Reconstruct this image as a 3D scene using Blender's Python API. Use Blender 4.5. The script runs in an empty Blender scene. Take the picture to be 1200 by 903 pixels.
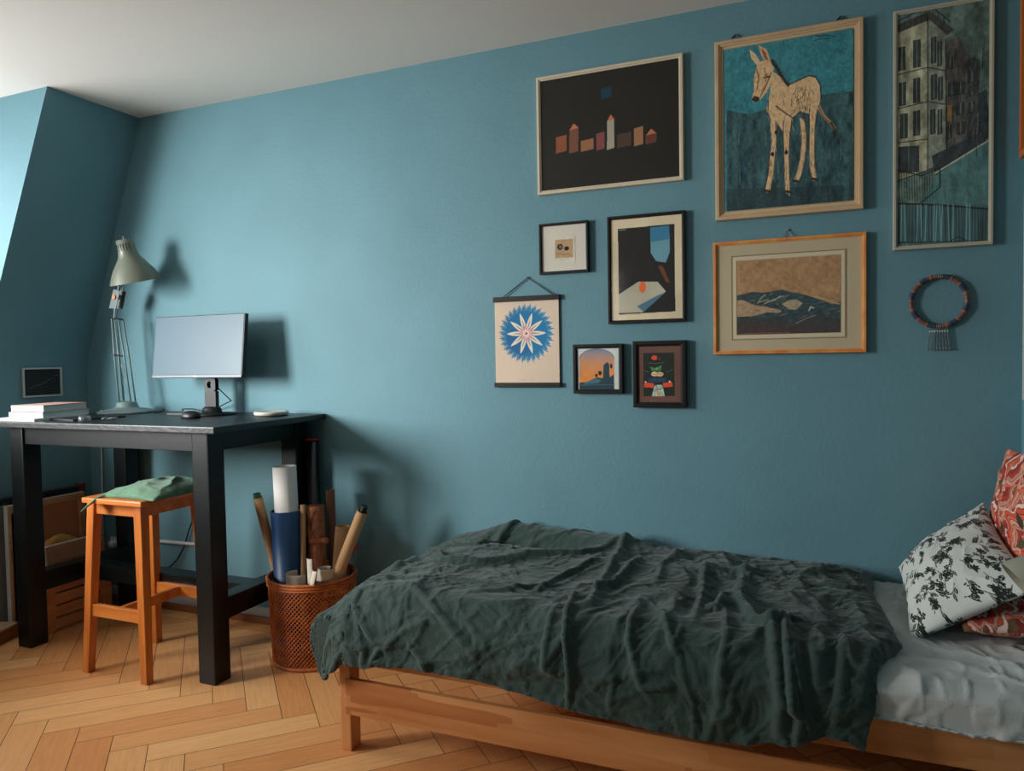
import bpy, bmesh, math, random
import numpy as np
from mathutils import Vector, Matrix
random.seed(7)
PI = math.pi
C = bpy.context.scene.collection
# ------------------------------------------------------------------ camera
F = 865.4989
RV = np.array([0.9226, 0.3854, -0.01677]); FV = np.array([-0.3856, 0.9219, -0.03712])
RV = RV/np.linalg.norm(RV); FV = FV-RV*(FV@RV); FV = FV/np.linalg.norm(FV); UV = np.cross(RV, FV)
CAM = np.array([0.0, -2.8472, 1.28])
def ray(x, y): return FV+RV*(x-600)/F-UV*(y-451.5)/F
def onY(x, y, Y=0.0): d = ray(x, y); return CAM+d*(Y-CAM[1])/d[1]
def onZ(x, y, Z=0.0): d = ray(x, y); return CAM+d*(Z-CAM[2])/d[2]
def onX(x, y, X): d = ray(x, y); return CAM+d*(X-CAM[0])/d[0]
cd = bpy.data.cameras.new('camera'); cam = bpy.data.objects.new('camera', cd); C.objects.link(cam)
cd.sensor_fit = 'HORIZONTAL'; cd.sensor_width = 36; cd.lens = F*36/1200; cd.clip_start = .05; cd.clip_end = 50
M = Matrix(((RV[0], UV[0], -FV[0], CAM[0]), (RV[1], UV[1], -FV[1], CAM[1]), (RV[2], UV[2], -FV[2], CAM[2]), (0, 0, 0, 1)))
cam.matrix_world = M
bpy.context.scene.camera = cam
# ------------------------------------------------------------------ colour
def lin(c): return tuple(((v/255)/12.92 if v/255 <= .04045 else ((v/255+.055)/1.055)**2.4) for v in c)
WALL = (108, 152, 164)
def mat(name, col, rough=.6, var=.0, vscale=8, stretch=(1, 1, 1), bump=0, bscale=60, metal=0, col2=None, spec=.5, attr=None, detail=4, sheen=0, alpha=1, coat=0):
    m = bpy.data.materials.new(name); m.use_nodes = True
    nt = m.node_tree; N = nt.nodes; L = nt.links; b = N['Principled BSDF']
    b.inputs['Roughness'].default_value = rough; b.inputs['Metallic'].default_value = metal
    b.inputs['Specular IOR Level'].default_value = spec
    if coat: b.inputs['Coat Weight'].default_value = coat; b.inputs['Coat Roughness'].default_value = .25
    if sheen: b.inputs['Sheen Weight'].default_value = sheen
    c = lin(col); c2 = lin(col2) if col2 else tuple(min(1, v*(1-var)) for v in c)
    tc = N.new('ShaderNodeTexCoord')
    src = None
    if attr:
        a = N.new('ShaderNodeAttribute'); a.attribute_name = attr; src = a.outputs['Color']
    if var or col2:
        mp = N.new('ShaderNodeMapping'); mp.inputs['Scale'].default_value = stretch
        L.new(tc.outputs['Object'], mp.inputs['Vector'])
        n = N.new('ShaderNodeTexNoise'); n.inputs['Scale'].default_value = vscale; n.inputs['Detail'].default_value = detail
        L.new(mp.outputs['Vector'], n.inputs['Vector'])
        r = N.new('ShaderNodeValToRGB'); r.color_ramp.elements[0].position = .32; r.color_ramp.elements[1].position = .68
        r.color_ramp.elements[0].color = (*c2, 1); r.color_ramp.elements[1].color = (*c, 1)
        L.new(n.outputs['Fac'], r.inputs['Fac'])
        if src:
            mx = N.new('ShaderNodeMixRGB'); mx.blend_type = 'MULTIPLY'; mx.inputs['Fac'].default_value = 1
            L.new(src, mx.inputs[1]); L.new(r.outputs['Color'], mx.inputs[2]); src = mx.outputs['Color']
        else: src = r.outputs['Color']
    if src: L.new(src, b.inputs['Base Color'])
    else: b.inputs['Base Color'].default_value = (*c, 1)
    if bump:
        n2 = N.new('ShaderNodeTexNoise'); n2.inputs['Scale'].default_value = bscale; n2.inputs['Detail'].default_value = 5
        L.new(tc.outputs['Object'], n2.inputs['Vector'])
        bp = N.new('ShaderNodeBump'); bp.inputs['Strength'].default_value = bump; bp.inputs['Distance'].default_value = .004
        L.new(n2.outputs['Fac'], bp.inputs['Height']); L.new(bp.outputs['Normal'], b.inputs['Normal'])
    if alpha < 1:
        b.inputs['Alpha'].default_value = alpha
    return m
def wood(name, c1, c2, axis='x', rough=.45, scale=9, bump=.1, coat=0):
    st = {'x': (.12, 1, 1), 'y': (1, .12, 1), 'z': (1, 1, .12)}[axis]
    return mat(name, c1, rough, col2=c2, vscale=scale*3, stretch=st, bump=bump, bscale=40, detail=6, coat=coat)
# ------------------------------------------------------------------ mesh helpers
def box(bm, x0, x1, y0, y1, z0, z1, bev=0, T=None):
    r = bmesh.ops.create_cube(bm, size=1); vs = r['verts']
    for v in vs: v.co = Vector(((x0+x1)/2+v.co.x*(x1-x0), (y0+y1)/2+v.co.y*(y1-y0), (z0+z1)/2+v.co.z*(z1-z0)))
    if bev:
        es = list({e for v in vs for e in v.link_edges})
        rr = bmesh.ops.bevel(bm, geom=es, offset=bev, segments=2, profile=.7, affect='EDGES')
        vs = [v for v in set(rr['verts'])|{v for v in vs if v.is_valid}]
    if T is not None:
        for v in vs: v.co = T@v.co
    return vs
def hexa(bm, b, t):  # four bottom corners, four top corners
    vb = [bm.verts.new(p) for p in b]; vt = [bm.verts.new(p) for p in t]
    bm.faces.new(vb[::-1]); bm.faces.new(vt)
    for i in range(4): bm.faces.new((vb[i], vb[(i+1) % 4], vt[(i+1) % 4], vt[i]))
def tube(bm, pts, r, seg=8, cap=True, squash=1):
    pts = [Vector(p) for p in pts]; rs = r if isinstance(r, (list, tuple)) else [r]*len(pts); rings = []
    up = None
    for i, p in enumerate(pts):
        d = (pts[min(i+1, len(pts)-1)]-pts[max(i-1, 0)]).normalized()
        if up is None: up = Vector((0, 0, 1)) if abs(d.z) < .9 else Vector((1, 0, 0))
        a = d.cross(up).normalized(); b = a.cross(d).normalized(); up = b
        rings.append([bm.verts.new(p+a*math.cos(2*PI*k/seg)*rs[i]+b*math.sin(2*PI*k/seg)*rs[i]*squash) for k in range(seg)])
    for i in range(len(rings)-1):
        for k in range(seg): bm.faces.new((rings[i][k], rings[i][(k+1) % seg], rings[i+1][(k+1) % seg], rings[i+1][k]))
    if cap: bm.faces.new(rings[0][::-1]); bm.faces.new(rings[-1])
def lathe(bm, prof, T=Matrix(), seg=32, sx=1, sy=1):
    rings = []
    for r, z in prof:
        if r < 1e-6: rings.append([bm.verts.new(T@Vector((0, 0, z)))])
        else: rings.append([bm.verts.new(T@Vector((r*math.cos(2*PI*k/seg)*sx, r*math.sin(2*PI*k/seg)*sy, z))) for k in range(seg)])
    for a, b in zip(rings, rings[1:]):
        if len(a) == 1 and len(b) == 1: continue
        for k in range(seg):
            k2 = (k+1) % seg
            if len(a) == 1: bm.faces.new((a[0], b[k2], b[k]))
            elif len(b) == 1: bm.faces.new((a[k], a[k2], b[0]))
            else: bm.faces.new((a[k], a[k2], b[k2], b[k]))
def prism(bm, pts, dv):
    a = [bm.verts.new(p) for p in pts]; b = [bm.verts.new(Vector(p)+Vector(dv)) for p in pts]
    bm.faces.new(a); bm.faces.new(b[::-1])
    n = len(a)
    for i in range(n): bm.faces.new((a[i], b[i], b[(i+1) % n], a[(i+1) % n]))
def sheet(bm, P, thick=0):  # P: (n,m,3) grid -> closed shell if thick
    n, m = P.shape[:2]
    def grid(Q, flip):
        V = [[bm.verts.new(Q[i, j]) for j in range(m)] for i in range(n)]
        for i in range(n-1):
            for j in range(m-1):
                f = (V[i][j], V[i+1][j], V[i+1][j+1], V[i][j+1]); bm.faces.new(f[::-1] if flip else f)
        return V
    A = grid(P, False)
    if thick:
        nn = normals(P); B = grid(P-nn*thick, True)
        ring = [(i, 0) for i in range(n)]+[(n-1, j) for j in range(1, m)]+[(i, m-1) for i in range(n-2, -1, -1)]+[(0, j) for j in range(m-2, 0, -1)]
        for k in range(len(ring)):
            a, b = ring[k], ring[(k+1) % len(ring)]
            bm.faces.new((A[a[0]][a[1]], A[b[0]][b[1]], B[b[0]][b[1]], B[a[0]][a[1]]))
def normals(P):
    du = np.gradient(P, axis=0); dv = np.gradient(P, axis=1); n = np.cross(du, dv)
    return n/np.maximum(np.linalg.norm(n, axis=2, keepdims=True), 1e-9)
def obj(name, bm, m, parent=None, smooth=False, label=None, bevel=0, sub=0, recalc=True):
    if recalc: bmesh.ops.recalc_face_normals(bm, faces=bm.faces)
    me = bpy.data.meshes.new(name); bm.to_mesh(me); bm.free()
    for x in (m if isinstance(m, (list, tuple)) else [m]): me.materials.append(x)
    o = bpy.data.objects.new(name, me); C.objects.link(o)
    if smooth:
        me.polygons.foreach_set('use_smooth', [True]*len(me.polygons))
    if bevel:
        b = o.modifiers.new('bevel', 'BEVEL'); b.width = bevel; b.segments = 2; b.limit_method = 'ANGLE'
    if sub:
        s = o.modifiers.new('sub', 'SUBSURF'); s.levels = sub; s.render_levels = sub
    if parent is not None: attach(o, parent)
    if label: o['label'] = label
    return o
WORLD = {}
def attach(o, parent):
    o.parent = parent
    off = WORLD.get(parent.name, Vector((0, 0, 0)))
    o.matrix_parent_inverse = Matrix.Translation(-off)
    WORLD[o.name] = Vector((0, 0, 0))
def thing(name, label, cat, loc=(0, 0, 0), group=None):
    o = bpy.data.objects.new(name, None); C.objects.link(o); o.location = loc; o.empty_display_size = .05
    WORLD[o.name] = Vector(loc)
    return tag(o, label, cat, group)
def tag(o, label, cat, group=None):
    o['label'] = label; o['category'] = cat
    if group: o['group'] = group
    return o
def struct(name, bm, m, **k):
    o = obj(name, bm, m, **k); o['kind'] = 'structure'; return o
B = bmesh.new
# ------------------------------------------------------------------ numpy noise
_rng = np.random.RandomState(3); _G = _rng.rand(256, 256)
def vnoise(x, y, s=0):
    x = x+s*17.3; y = y+s*9.7
    xi = np.floor(x).astype(int); yi = np.floor(y).astype(int); fx = x-xi; fy = y-yi
    fx = fx*fx*fx*(fx*(fx*6-15)+10); fy = fy*fy*fy*(fy*(fy*6-15)+10)
    g = lambda a, b: _G[a % 256, b % 256]
    return (g(xi, yi)*(1-fx)+g(xi+1, yi)*fx)*(1-fy)+(g(xi, yi+1)*(1-fx)+g(xi+1, yi+1)*fx)*fy
def fbm(x, y, s=0, o=4):
    v = 0; a = .5
    for k in range(o): v = v+a*vnoise(x*2**k, y*2**k, s+k); a *= .5
    return v
def ridge(x, y, s=0, p=2.0): return np.clip(1-np.abs(2*vnoise(x, y, s)-1), 0, 1)**p
# ------------------------------------------------------------------ painter: colours laid on a dense flat grid
class Paint:
    def __init__(s, x0, x1, z0, z1, n=220, crop=None, Y=-.02, gain=1.0):
        s.x0, s.x1, s.z0, s.z1 = x0, x1, z0, z1; s.n = n; s.m = max(8, int(n*(z1-z0)/(x1-x0)))
        s.X, s.Z = np.meshgrid(np.linspace(x0, x1, s.n), np.linspace(z0, z1, s.m), indexing='ij')
        s.img = np.zeros((s.n, s.m, 3)); s.crop = crop; s.Y = Y; s.gain = gain
    def col(s, c): return np.minimum(np.array(lin(c))*s.gain, .9)
    def pt(s, p):
        if s.crop: ox, oy, sc = s.crop; p = (ox+p[0]/sc, oy+p[1]/sc)
        q = onY(p[0], p[1], s.Y); return q[0], q[2]
    def fill(s, c): s.img[:] = s.col(c)
    def blend(s, mask, c): s.img = s.img*(1-mask[..., None])+s.col(c)*mask[..., None]
    def inside(s, pts):
        w = [s.pt(p) for p in pts]; ins = np.zeros(s.X.shape, bool); j = len(w)-1
        for i in range(len(w)):
            (xi, zi), (xj, zj) = w[i], w[j]
            cnd = ((zi > s.Z) != (zj > s.Z)) & (s.X < (xj-xi)*(s.Z-zi)/((zj-zi) or 1e-9)+xi); ins ^= cnd; j = i
        return ins.astype(float)
    def poly(s, pts, c, a=1): s.blend(s.inside(pts)*a, c)
    def line(s, pts, w, c, a=1):
        q = [s.pt(p) for p in pts]; D = np.full(s.X.shape, 9.)
        for (xa, za), (xb, zb) in zip(q, q[1:]):
            dx, dz = xb-xa, zb-za; L = dx*dx+dz*dz+1e-12
            t = np.clip(((s.X-xa)*dx+(s.Z-za)*dz)/L, 0, 1)
            D = np.minimum(D, np.hypot(s.X-xa-t*dx, s.Z-za-t*dz))
        s.blend(np.clip((w-D)/(w*.6)+.2, 0, 1)*a, c)
    def ell(s, c, r, col, a=1):
        x, z = s.pt(c); s.blend((((s.X-x)/r[0])**2+((s.Z-z)/r[1])**2 < 1)*float(a), col)
    def noise(s, f, amt, stretch=(1, 1), seed=1, mask=None):
        v = (fbm(s.X*f*stretch[0], s.Z*f*stretch[1], seed)-.47)*2*amt
        if mask is not None: v = v*mask
        s.img = np.clip(s.img*(1+v[..., None]), 0, 1)
    def build(s, name, y, m, parent, label=None):
        bm = B(); P = np.stack([s.X, np.full(s.X.shape, y), s.Z], -1); n, mm = s.n, s.m
        V = [[bm.verts.new(P[i, j]) for j in range(mm)] for i in range(n)]
        for i in range(n-1):
            for j in range(mm-1): bm.faces.new((V[i][j], V[i+1][j], V[i+1][j+1], V[i][j+1]))
        o = obj(name, bm, m, parent, label=label, recalc=False)
        at = o.data.color_attributes.new('paint', 'FLOAT_COLOR', 'POINT')
        at.data.foreach_set('color', np.concatenate([s.img, np.ones((n, mm, 1))], -1).reshape(-1).astype(np.float32))
        return o
MP = mat('painted_paper', (255, 255, 255), .75, attr='paint', spec=.2)
MPO = mat('oil_paint', (255, 255, 255), .6, attr='paint', bump=.35, bscale=120, spec=.3)
MPC = mat('printed_cloth', (255, 255, 255), .9, attr='paint', bump=.25, bscale=300, spec=.15, sheen=.1)
# ================================================================== SETTING
CEIL = 2.557; XW = -3.722; XR = .603; YF = -4.3
def wallmat():
    m = mat('teal_wall_paint', WALL, .62, var=.10, vscale=2.2, bump=.28, bscale=70, spec=.3); return m
MW = wallmat()
MCEIL = mat('ceiling_paint', (238, 233, 226), .9, bump=.1, bscale=50)
bm = B(); box(bm, -4.6, XR+.1, 0, .12, -.02, CEIL+.1); struct('wall_back', bm, MW)
bm = B(); box(bm, -4.6, XR+.1, YF-.1, .12, CEIL, CEIL+.12); struct('ceiling', bm, MCEIL)
bm = B(); box(bm, XR, XR+.1, YF, 0, -.02, CEIL+.05); struct('wall_right', bm, MW)
# left: knee wall, sloping mansard face, dormer recess with its cheek
XC = -3.263; ZK = 1.30; YD = -.497; YD2 = -3.35
def slope_x(z): return XW+(z-ZK)*(XC-XW)/(CEIL-ZK)
# lower end of the recess edge where it meets the slope, found along the photographed edge
def edge_pt(px, py):
    d = ray(px, py); k = (XC-XW)/(CEIL-ZK)
    t = (XW+(CAM[2]-ZK)*k-CAM[0])/(d[0]-k*d[2]); return CAM+d*t
e0 = edge_pt(0, 330); zs = 1.02
ye = lambda z: YD+(CEIL-z)*(e0[1]-YD)/(CEIL-e0[2])
bm = B()
zz = [0, .6, zs, 1.22, 1.30, 1.38]+[1.5+i*(CEIL+.02-1.5)/8 for i in range(9)]
def px_of(z):
    if z <= 1.22: return XW
    if z < 1.38: t = (z-1.22)/.16; return XW+(slope_x(1.38)-XW)*t*t
    return slope_x(z)
ys = lambda z: (ye(z) if z > zs else ye(zs))
V = []
for z in zz: V.append((bm.verts.new((px_of(z), 0.02, z-.0)), bm.verts.new((px_of(z), ys(z), z))))
for a, b in zip(V, V[1:]): bm.faces.new((a[0], a[1], b[1], b[0]))
W_ = [bm.verts.new((-4.55, 0.02, z)) for z in (0, zz[-1])]
struct('wall_left', bm, MW, smooth=True, recalc=False)
bm = B()  # cheek of the recess
cz = [z for z in zz if z >= zs]
V = [(bm.verts.new((px_of(z), ys(z), z)), bm.verts.new((-4.5, ys(z)+.02, z))) for z in cz]
for a, b in zip(V, V[1:]): bm.faces.new((a[0], a[1], b[1], b[0]))
struct('wall_dormer', bm, MW, recalc=False)
bm = B(); box(bm, XW-.1, XW, YF, ye(zs), -.02, zs); struct('wall_knee', bm, MW)
bm = B(); box(bm, -4.5, XW-.0, YD2, ye(zs)+.02, zs-.04, zs); struct('trim_1', bm, MCEIL)
bm = B()
prism(bm, [(XW, YD2, zs), (XW, YD2, ZK), (XC, YD2, CEIL), (-4.5, YD2, CEIL), (-4.5, YD2, zs)], (0, YF-YD2, 0))
struct('wall_slope', bm, MW)
# dormer window: frame with a mullion, glass
MFR = mat('white_window_paint', (225, 225, 222), .4)
bm = B(); xg = -4.42
for y0, y1, z0, z1 in ((YD2, YD2+.07, zs, 2.5), (-.60, -.53, zs, 2.5), (YD2, -.53, zs, zs+.07), (YD2, -.53, 2.43, 2.52), (-1.95, -1.88, zs, 2.5)): box(bm, xg-.03, xg+.03, y0, y1, z0, z1)
struct('window_1', bm, MFR)
bm = B(); box(bm, -2.9, XR, YF-.1, YF, -.02, 1.2); box(bm, -4.6, -2.6, YF-.1, YF, -.02, CEIL); box(bm, -1.75, XR, YF-.1, YF, -.02, CEIL); box(bm, -2.7, -1.7, YF-.1, YF, 2.2, CEIL)
struct('wall_front', bm, MW)
# ---- floor: herringbone oak planks, one mesh, tone per plank
W = .116; L = .55; X0 = -2.584; Y0 = -1.075; S2 = math.sqrt(2)
YB = -.115
quads = []
def clip(poly):
    out = poly
    for ax, lim, sg in ((1, YB, 1), (1, YF, -1), (0, XW-.05, -1), (0, XR+.02, 1)):
        nw = []
        for i in range(len(out)):
            a, b = out[i], out[(i+1) % len(out)]; ia = (a[ax]-lim)*sg <= 0; ib = (b[ax]-lim)*sg <= 0
            if ia: nw.append(a)
            if ia != ib: t = (lim-a[ax])/(b[ax]-a[ax]); nw.append((a[0]+(b[0]-a[0])*t, a[1]+(b[1]-a[1])*t))
        out = nw
        if len(out) < 3: return None
    return out
g = .0011
def addplank(u0, u1, v0, v1, d):
    c = [(u0+g, v0+g), (u1-g, v0+g), (u1-g, v1-g), (u0+g, v1-g)]
    p = clip([((u+v)/S2+X0, (u-v)/S2+Y0) for u, v in c])
    if p: quads.append((p, d))
for k in range(-7, 7):
    for i in range(-60, 60):
        ou, ov = k*L, -k*L
        addplank(ou+i*W, ou+i*W+L, ov+i*W, ov+i*W+W, (1, 1))
        addplank(ou+i*W+L, ou+i*W+L+W, ov+i*W+W-L, ov+i*W+W, (1, -1))
x = XW-.05
while x < XR:
    x2 = x+random.uniform(.7, 1.1); quads.append(([(x+g, YB+g), (min(x2, XR)-g, YB+g), (min(x2, XR)-g, 0), (x+g, 0)], (1, 0))); x = x2
bm = B(); uvl = bm.loops.layers.uv.new('UVMap'); cl = bm.verts.layers.float_color.new('tone')
for p, d in quads:
    t = random.random(); off = random.random()*40; vs = [bm.verts.new((a, b, 0)) for a, b in p]
    for v in vs: v[cl] = (t, t, t, 1)
    f = bm.faces.new(vs); dn = math.hypot(*d)
    for l, (a, b) in zip(f.loops, p): l[uvl].uv = ((a*d[0]+b*d[1])/dn+off, (-a*d[1]+b*d[0])/dn+off*.7)
    if f.normal.z < 0: pass
box(bm, -4.6, XR+.1, YF-.1, .05, -.06, -.0015)
for f in bm.faces: f.normal_update()
for f in bm.faces:
    if len(f.verts) > 2 and f.normal.z < 0 and abs(f.calc_center_median().z) < 1e-5: f.normal_flip()
m = bpy.data.materials.new('oak_parquet'); m.use_nodes = True; nt = m.node_tree; N = nt.nodes; Lk = nt.links; b = N['Principled BSDF']
at = N.new('ShaderNodeAttribute'); at.attribute_name = 'tone'
uv = N.new('ShaderNodeUVMap'); mp = N.new('ShaderNodeMapping'); mp.inputs['Scale'].default_value = (2.2, 26, 1); Lk.new(uv.outputs['UV'], mp.inputs['Vector'])
n = N.new('ShaderNodeTexNoise'); n.inputs['Scale'].default_value = 3; n.inputs['Detail'].default_value = 7; n.inputs['Distortion'].default_value = .6; Lk.new(mp.outputs['Vector'], n.inputs['Vector'])
r1 = N.new('ShaderNodeValToRGB'); r1.color_ramp.elements[0].color = (*lin((222, 146, 86)), 1); r1.color_ramp.elements[1].color = (*lin((248, 190, 128)), 1); Lk.new(at.outputs['Fac'], r1.inputs['Fac'])
r2 = N.new('ShaderNodeValToRGB'); r2.color_ramp.elements[0].position = .3; r2.color_ramp.elements[1].position = .65; r2.color_ramp.elements[0].color = (.88, .83, .78, 1); r2.color_ramp.elements[1].color = (1, 1, 1, 1); Lk.new(n.outputs['Fac'], r2.inputs['Fac'])
mx = N.new('ShaderNodeMixRGB'); mx.blend_type = 'MULTIPLY'; mx.inputs[0].default_value = 1; Lk.new(r1.outputs[0], mx.inputs[1]); Lk.new(r2.outputs[0], mx.inputs[2]); Lk.new(mx.outputs[0], b.inputs['Base Color'])
b.inputs['Roughness'].default_value = .42; b.inputs['Specular IOR Level'].default_value = .35
MGAP = mat('parquet_gap', (60, 36, 20), .9)
fl = struct('floor', bm, [m, MGAP], recalc=False)
for p in fl.data.polygons:
    if p.center.z < -.0005: p.material_index = 1
# baseboard and shoe moulding along the back wall
bm = B(); box(bm, XW, XR, -.018, .0, .0, .075, .003); struct('baseboard_back', bm, mat('baseboard_white', (196, 200, 198), .5))
bm = B(); box(bm, XW, XR, -.034, -.018, 0, .034, .006); struct('trim_2', bm, wood('moulding_wood', (150, 92, 55), (120, 68, 40)))
# ================================================================== DESK
ZT = 1.035
MD = mat('black_stained_wood', (13, 17, 19), .33, var=.35, vscale=14, stretch=(1, 1, .15), bump=.05, bscale=50, spec=.42)
MDT = mat('worn_black_top', (26, 30, 33), .4, col2=(20, 23, 25), vscale=18, stretch=(.2, 1, 1), bump=.35, bscale=60, spec=.5)
# worn pale nicks along the edges of the top
nt = MDT.node_tree; N = nt.nodes; Lk = nt.links; b = N['Principled BSDF']; tc = N.new('ShaderNodeTexCoord')
n = N.new('ShaderNodeTexNoise'); n.inputs['Scale'].default_value = 95; n.inputs['Detail'].default_value = 3; Lk.new(tc.outputs['Object'], n.inputs['Vector'])
rr = N.new('ShaderNodeValToRGB'); rr.color_ramp.elements[0].position = .70; rr.color_ramp.elements[1].position = .74; Lk.new(n.outputs['Fac'], rr.inputs['Fac'])
old = b.inputs['Base Color'].links[0].from_socket; mx = N.new('ShaderNodeMixRGB'); mx.inputs[2].default_value = (*lin((140, 140, 132)), 1); Lk.new(rr.outputs['Color'], mx.inputs[0]); Lk.new(old, mx.inputs[1]); Lk.new(mx.outputs[0], b.inputs['Base Color'])
desk = thing('bar_desk', 'tall black stained wooden desk with thick square legs against the blue wall', 'desk', (-2.8, -.345, 0))
bm = B(); box(bm, -3.475, -2.137, -.695, -.004, ZT-.027, ZT, .004); obj('desk_top', bm, MDT, desk)
lw = .085
LX = (-3.39, -2.215-lw); LY = (-.65, -.125)
for x0 in LX:
    for y0 in LY:
        bm = B(); box(bm, x0, x0+lw, y0, y0+lw, 0, ZT-.027, .006); obj('leg', bm, MD, desk)
bm = B(); box(bm, LX[0]+lw, LX[1], -.64, -.618, ZT-.105, ZT-.027, .002); obj('apron', bm, MD, desk)
bm = B(); box(bm, LX[0]+lw, LX[1], -.06, -.04, ZT-.105, ZT-.027, .002); obj('apron', bm, MD, desk)
for x0 in LX:
    bm = B(); box(bm, x0+.055, x0+.078, LY[0]+lw, LY[1], ZT-.105, ZT-.027, .002); obj('apron', bm, MD, desk)
    bm = B(); box(bm, x0+.004, x0+lw-.002, LY[0]+lw, LY[1], .245, .332, .004); obj('stretcher', bm, MD, desk)
bm = B(); box(bm, LX[0]+lw-.002, LX[1]+.002, -.388, -.303, .252, .325, .004); obj('stretcher', bm, MD, desk)
# ================================================================== STOOL
MS = wood('orange_lacquered_pine', (218, 132, 58), (186, 98, 36), 'z', .35, 10, .05, .3)
MSX = wood('orange_lacquered_pine_rail', (222, 138, 62), (190, 102, 40), 'x', .35, 10, .05, .3)
st = thing('wooden_stool', 'tall orange pine bar stool with splayed legs under the black desk', 'stool', (-2.64, -.57, 0))
bm = B(); box(bm, -2.785, -2.452, -.765, -.405, .72, .742, .006); obj('seat', bm, MSX, st)
ft = {(-1, -1): (-2.828, -.728), (1, -1): (-2.495, -.728), (-1, 1): (-2.828, -.385), (1, 1): (-2.495, -.385)}
lt = .021
def legc(k, z):
    fx, fy = ft[k]; t = z/.72; return fx-k[0]*.035*t+(.012 if k[0] > 0 else -.0)*0, fy-k[1]*.03*t
for k in ft:
    bm = B(); a = legc(k, 0); c = legc(k, .722); h = .017; h2 = .021
    q = lambda p, z, hh: [(p[0]-hh, p[1]-hh, z), (p[0]+hh, p[1]-hh, z), (p[0]+hh, p[1]+hh, z), (p[0]-hh, p[1]+hh, z)]
    hexa(bm, q(a, 0, h), q(c, .722, h2)); obj('leg', bm, MS, st, bevel=.003)
def rail(p0, p1, h, z, t=.010, name='rung'):
    bm = B(); a = Vector(p0); b_ = Vector(p1); d = (b_-a).normalized(); n_ = Vector((-d.y, d.x, 0))*t
    hexa(bm, [(a-n_)+Vector((0, 0, z-h)), (b_-n_)+Vector((0, 0, z-h)), (b_+n_)+Vector((0, 0, z-h)), (a+n_)+Vector((0, 0, z-h))],
         [(a-n_)+Vector((0, 0, z)), (b_-n_)+Vector((0, 0, z)), (b_+n_)+Vector((0, 0, z)), (a+n_)+Vector((0, 0, z))])
    obj(name, bm, MSX, st, bevel=.002)
for y in (-1, 1):
    a = legc((-1, y), .26); c = legc((1, y), .26); rail((a[0], a[1], 0), (c[0], c[1], 0), .05, .288)
    a = legc((-1, y), .7); c = legc((1, y), .7); rail((a[0], a[1]+.0, 0), (c[0], c[1], 0), .055, .7195, .012, 'apron')
for x_ in (-1, 1):
    a = legc((x_, -1), .7); c = legc((x_, 1), .7); rail((a[0], a[1], 0), (c[0], c[1], 0), .055, .7195, .012, 'apron')
a = legc((-1, -1), .26); c = legc((1, -1), .26); d1 = legc((1, 1), .26)
rail(((a[0]+c[0])/2, a[1]+.01, 0), ((a[0]+c[0])/2, d1[1]-.01, 0), .042, .283)
# crumpled green cushion on the stool
MG = mat('green_cushion_cloth', (98, 142, 112), .9, var=.35, vscale=25, bump=.5, bscale=160, sheen=.2)
n = 70; s, t = np.meshgrid(np.linspace(0, 1, n), np.linspace(0, 1, n), indexing='ij')
cx = -2.755+s*.35; cy = -.750+t*.34+.02*np.sin(s*3)
ed = (np.sin(PI*s)*np.sin(PI*t))**.45
top = .744+.058*ed*(.55+.6*s)+.016*(ridge(s*4+t*2, t*7, 5)-.4)*ed+.004*(fbm(s*16, t*16, 6)-.5)*ed
dr = np.clip((.20-s)/.20, 0, 1)*np.clip((.35-t)/.35, 0, 1)
topz = top-.055*dr**1.2; cy = cy-.020*dr-.026*np.clip(dr*4, 0, 1)
low = np.where(dr > 0, topz-.008, .7435)
low = np.minimum(low, topz-.002)
bm = B(); P1 = np.stack([cx, cy, topz], -1); P2 = np.stack([cx, cy, low], -1)
V1 = [[bm.verts.new(P1[i, j]) for j in range(n)] for i in range(n)]; V2 = [[V1[i][j] if i in (0, n-1) or j in (0, n-1) else bm.verts.new(P2[i, j]) for j in range(n)] for i in range(n)]
for i in range(n-1):
    for j in range(n-1): bm.faces.new((V1[i][j], V1[i+1][j], V1[i+1][j+1], V1[i][j+1])); bm.faces.new((V2[i][j], V2[i][j+1], V2[i+1][j+1], V2[i+1][j]))
tag(obj('seat_cushion', bm, MG, smooth=True), 'thin crumpled green cushion lying on the orange stool', 'cushion')
# ================================================================== MONITOR
MBK = mat('black_plastic', (22, 23, 25), .4, spec=.4); MGR = mat('grey_metal', (105, 112, 118), .5, metal=.3)
MSC = mat('screen_reflection_tint', (66, 98, 114), .36, spec=.28)  # pale window reflection painted into the base colour of a dark, switched-off screen
tl, tr = onY(183, 371, -.150), onY(289, 367, -.150); bl, br = onY(178, 443, -.185), onY(282, 442, -.185)
xl = (tl[0]+bl[0])/2; xr = (tr[0]+br[0])/2; zt = (tl[2]+tr[2])/2; zb = (bl[2]+br[2])/2
mon = thing('computer_monitor', 'flat computer monitor with blank screen tinted by a painted reflection standing on the black desk', 'monitor', ((xl+xr)/2, -.25, ZT))
ang = math.atan2(.035, zt-zb); Hh = math.hypot(.035, zt-zb)
T = Matrix.Translation(Vector(((xl+xr)/2, -.185, zb)))@Matrix.Rotation(-ang, 4, 'X'); w2 = (xr-xl)/2
bm = B(); box(bm, -w2, w2, 0, .022, 0, Hh, .003, T); box(bm, -w2*.5, w2*.5, .02, .045, Hh*.2, Hh*.8, .006, T); obj('housing', bm, MBK, mon)
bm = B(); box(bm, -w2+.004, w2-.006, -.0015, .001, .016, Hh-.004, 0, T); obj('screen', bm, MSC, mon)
bm = B(); box(bm, -w2+.002, w2-.002, -.003, .001, .001, .013, .001, T); ch = obj('chin_bar', bm, MGR, mon, label='grey chin strip')
bm = B(); box(bm, -.012, .012, -.0038, -.0028, .005, .010, 0, T); obj('maker_badge', bm, mat('badge_white', (225, 230, 235), .4), ch)
sx = onY(248, 470, -.115)[0]
bm = B()
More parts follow.
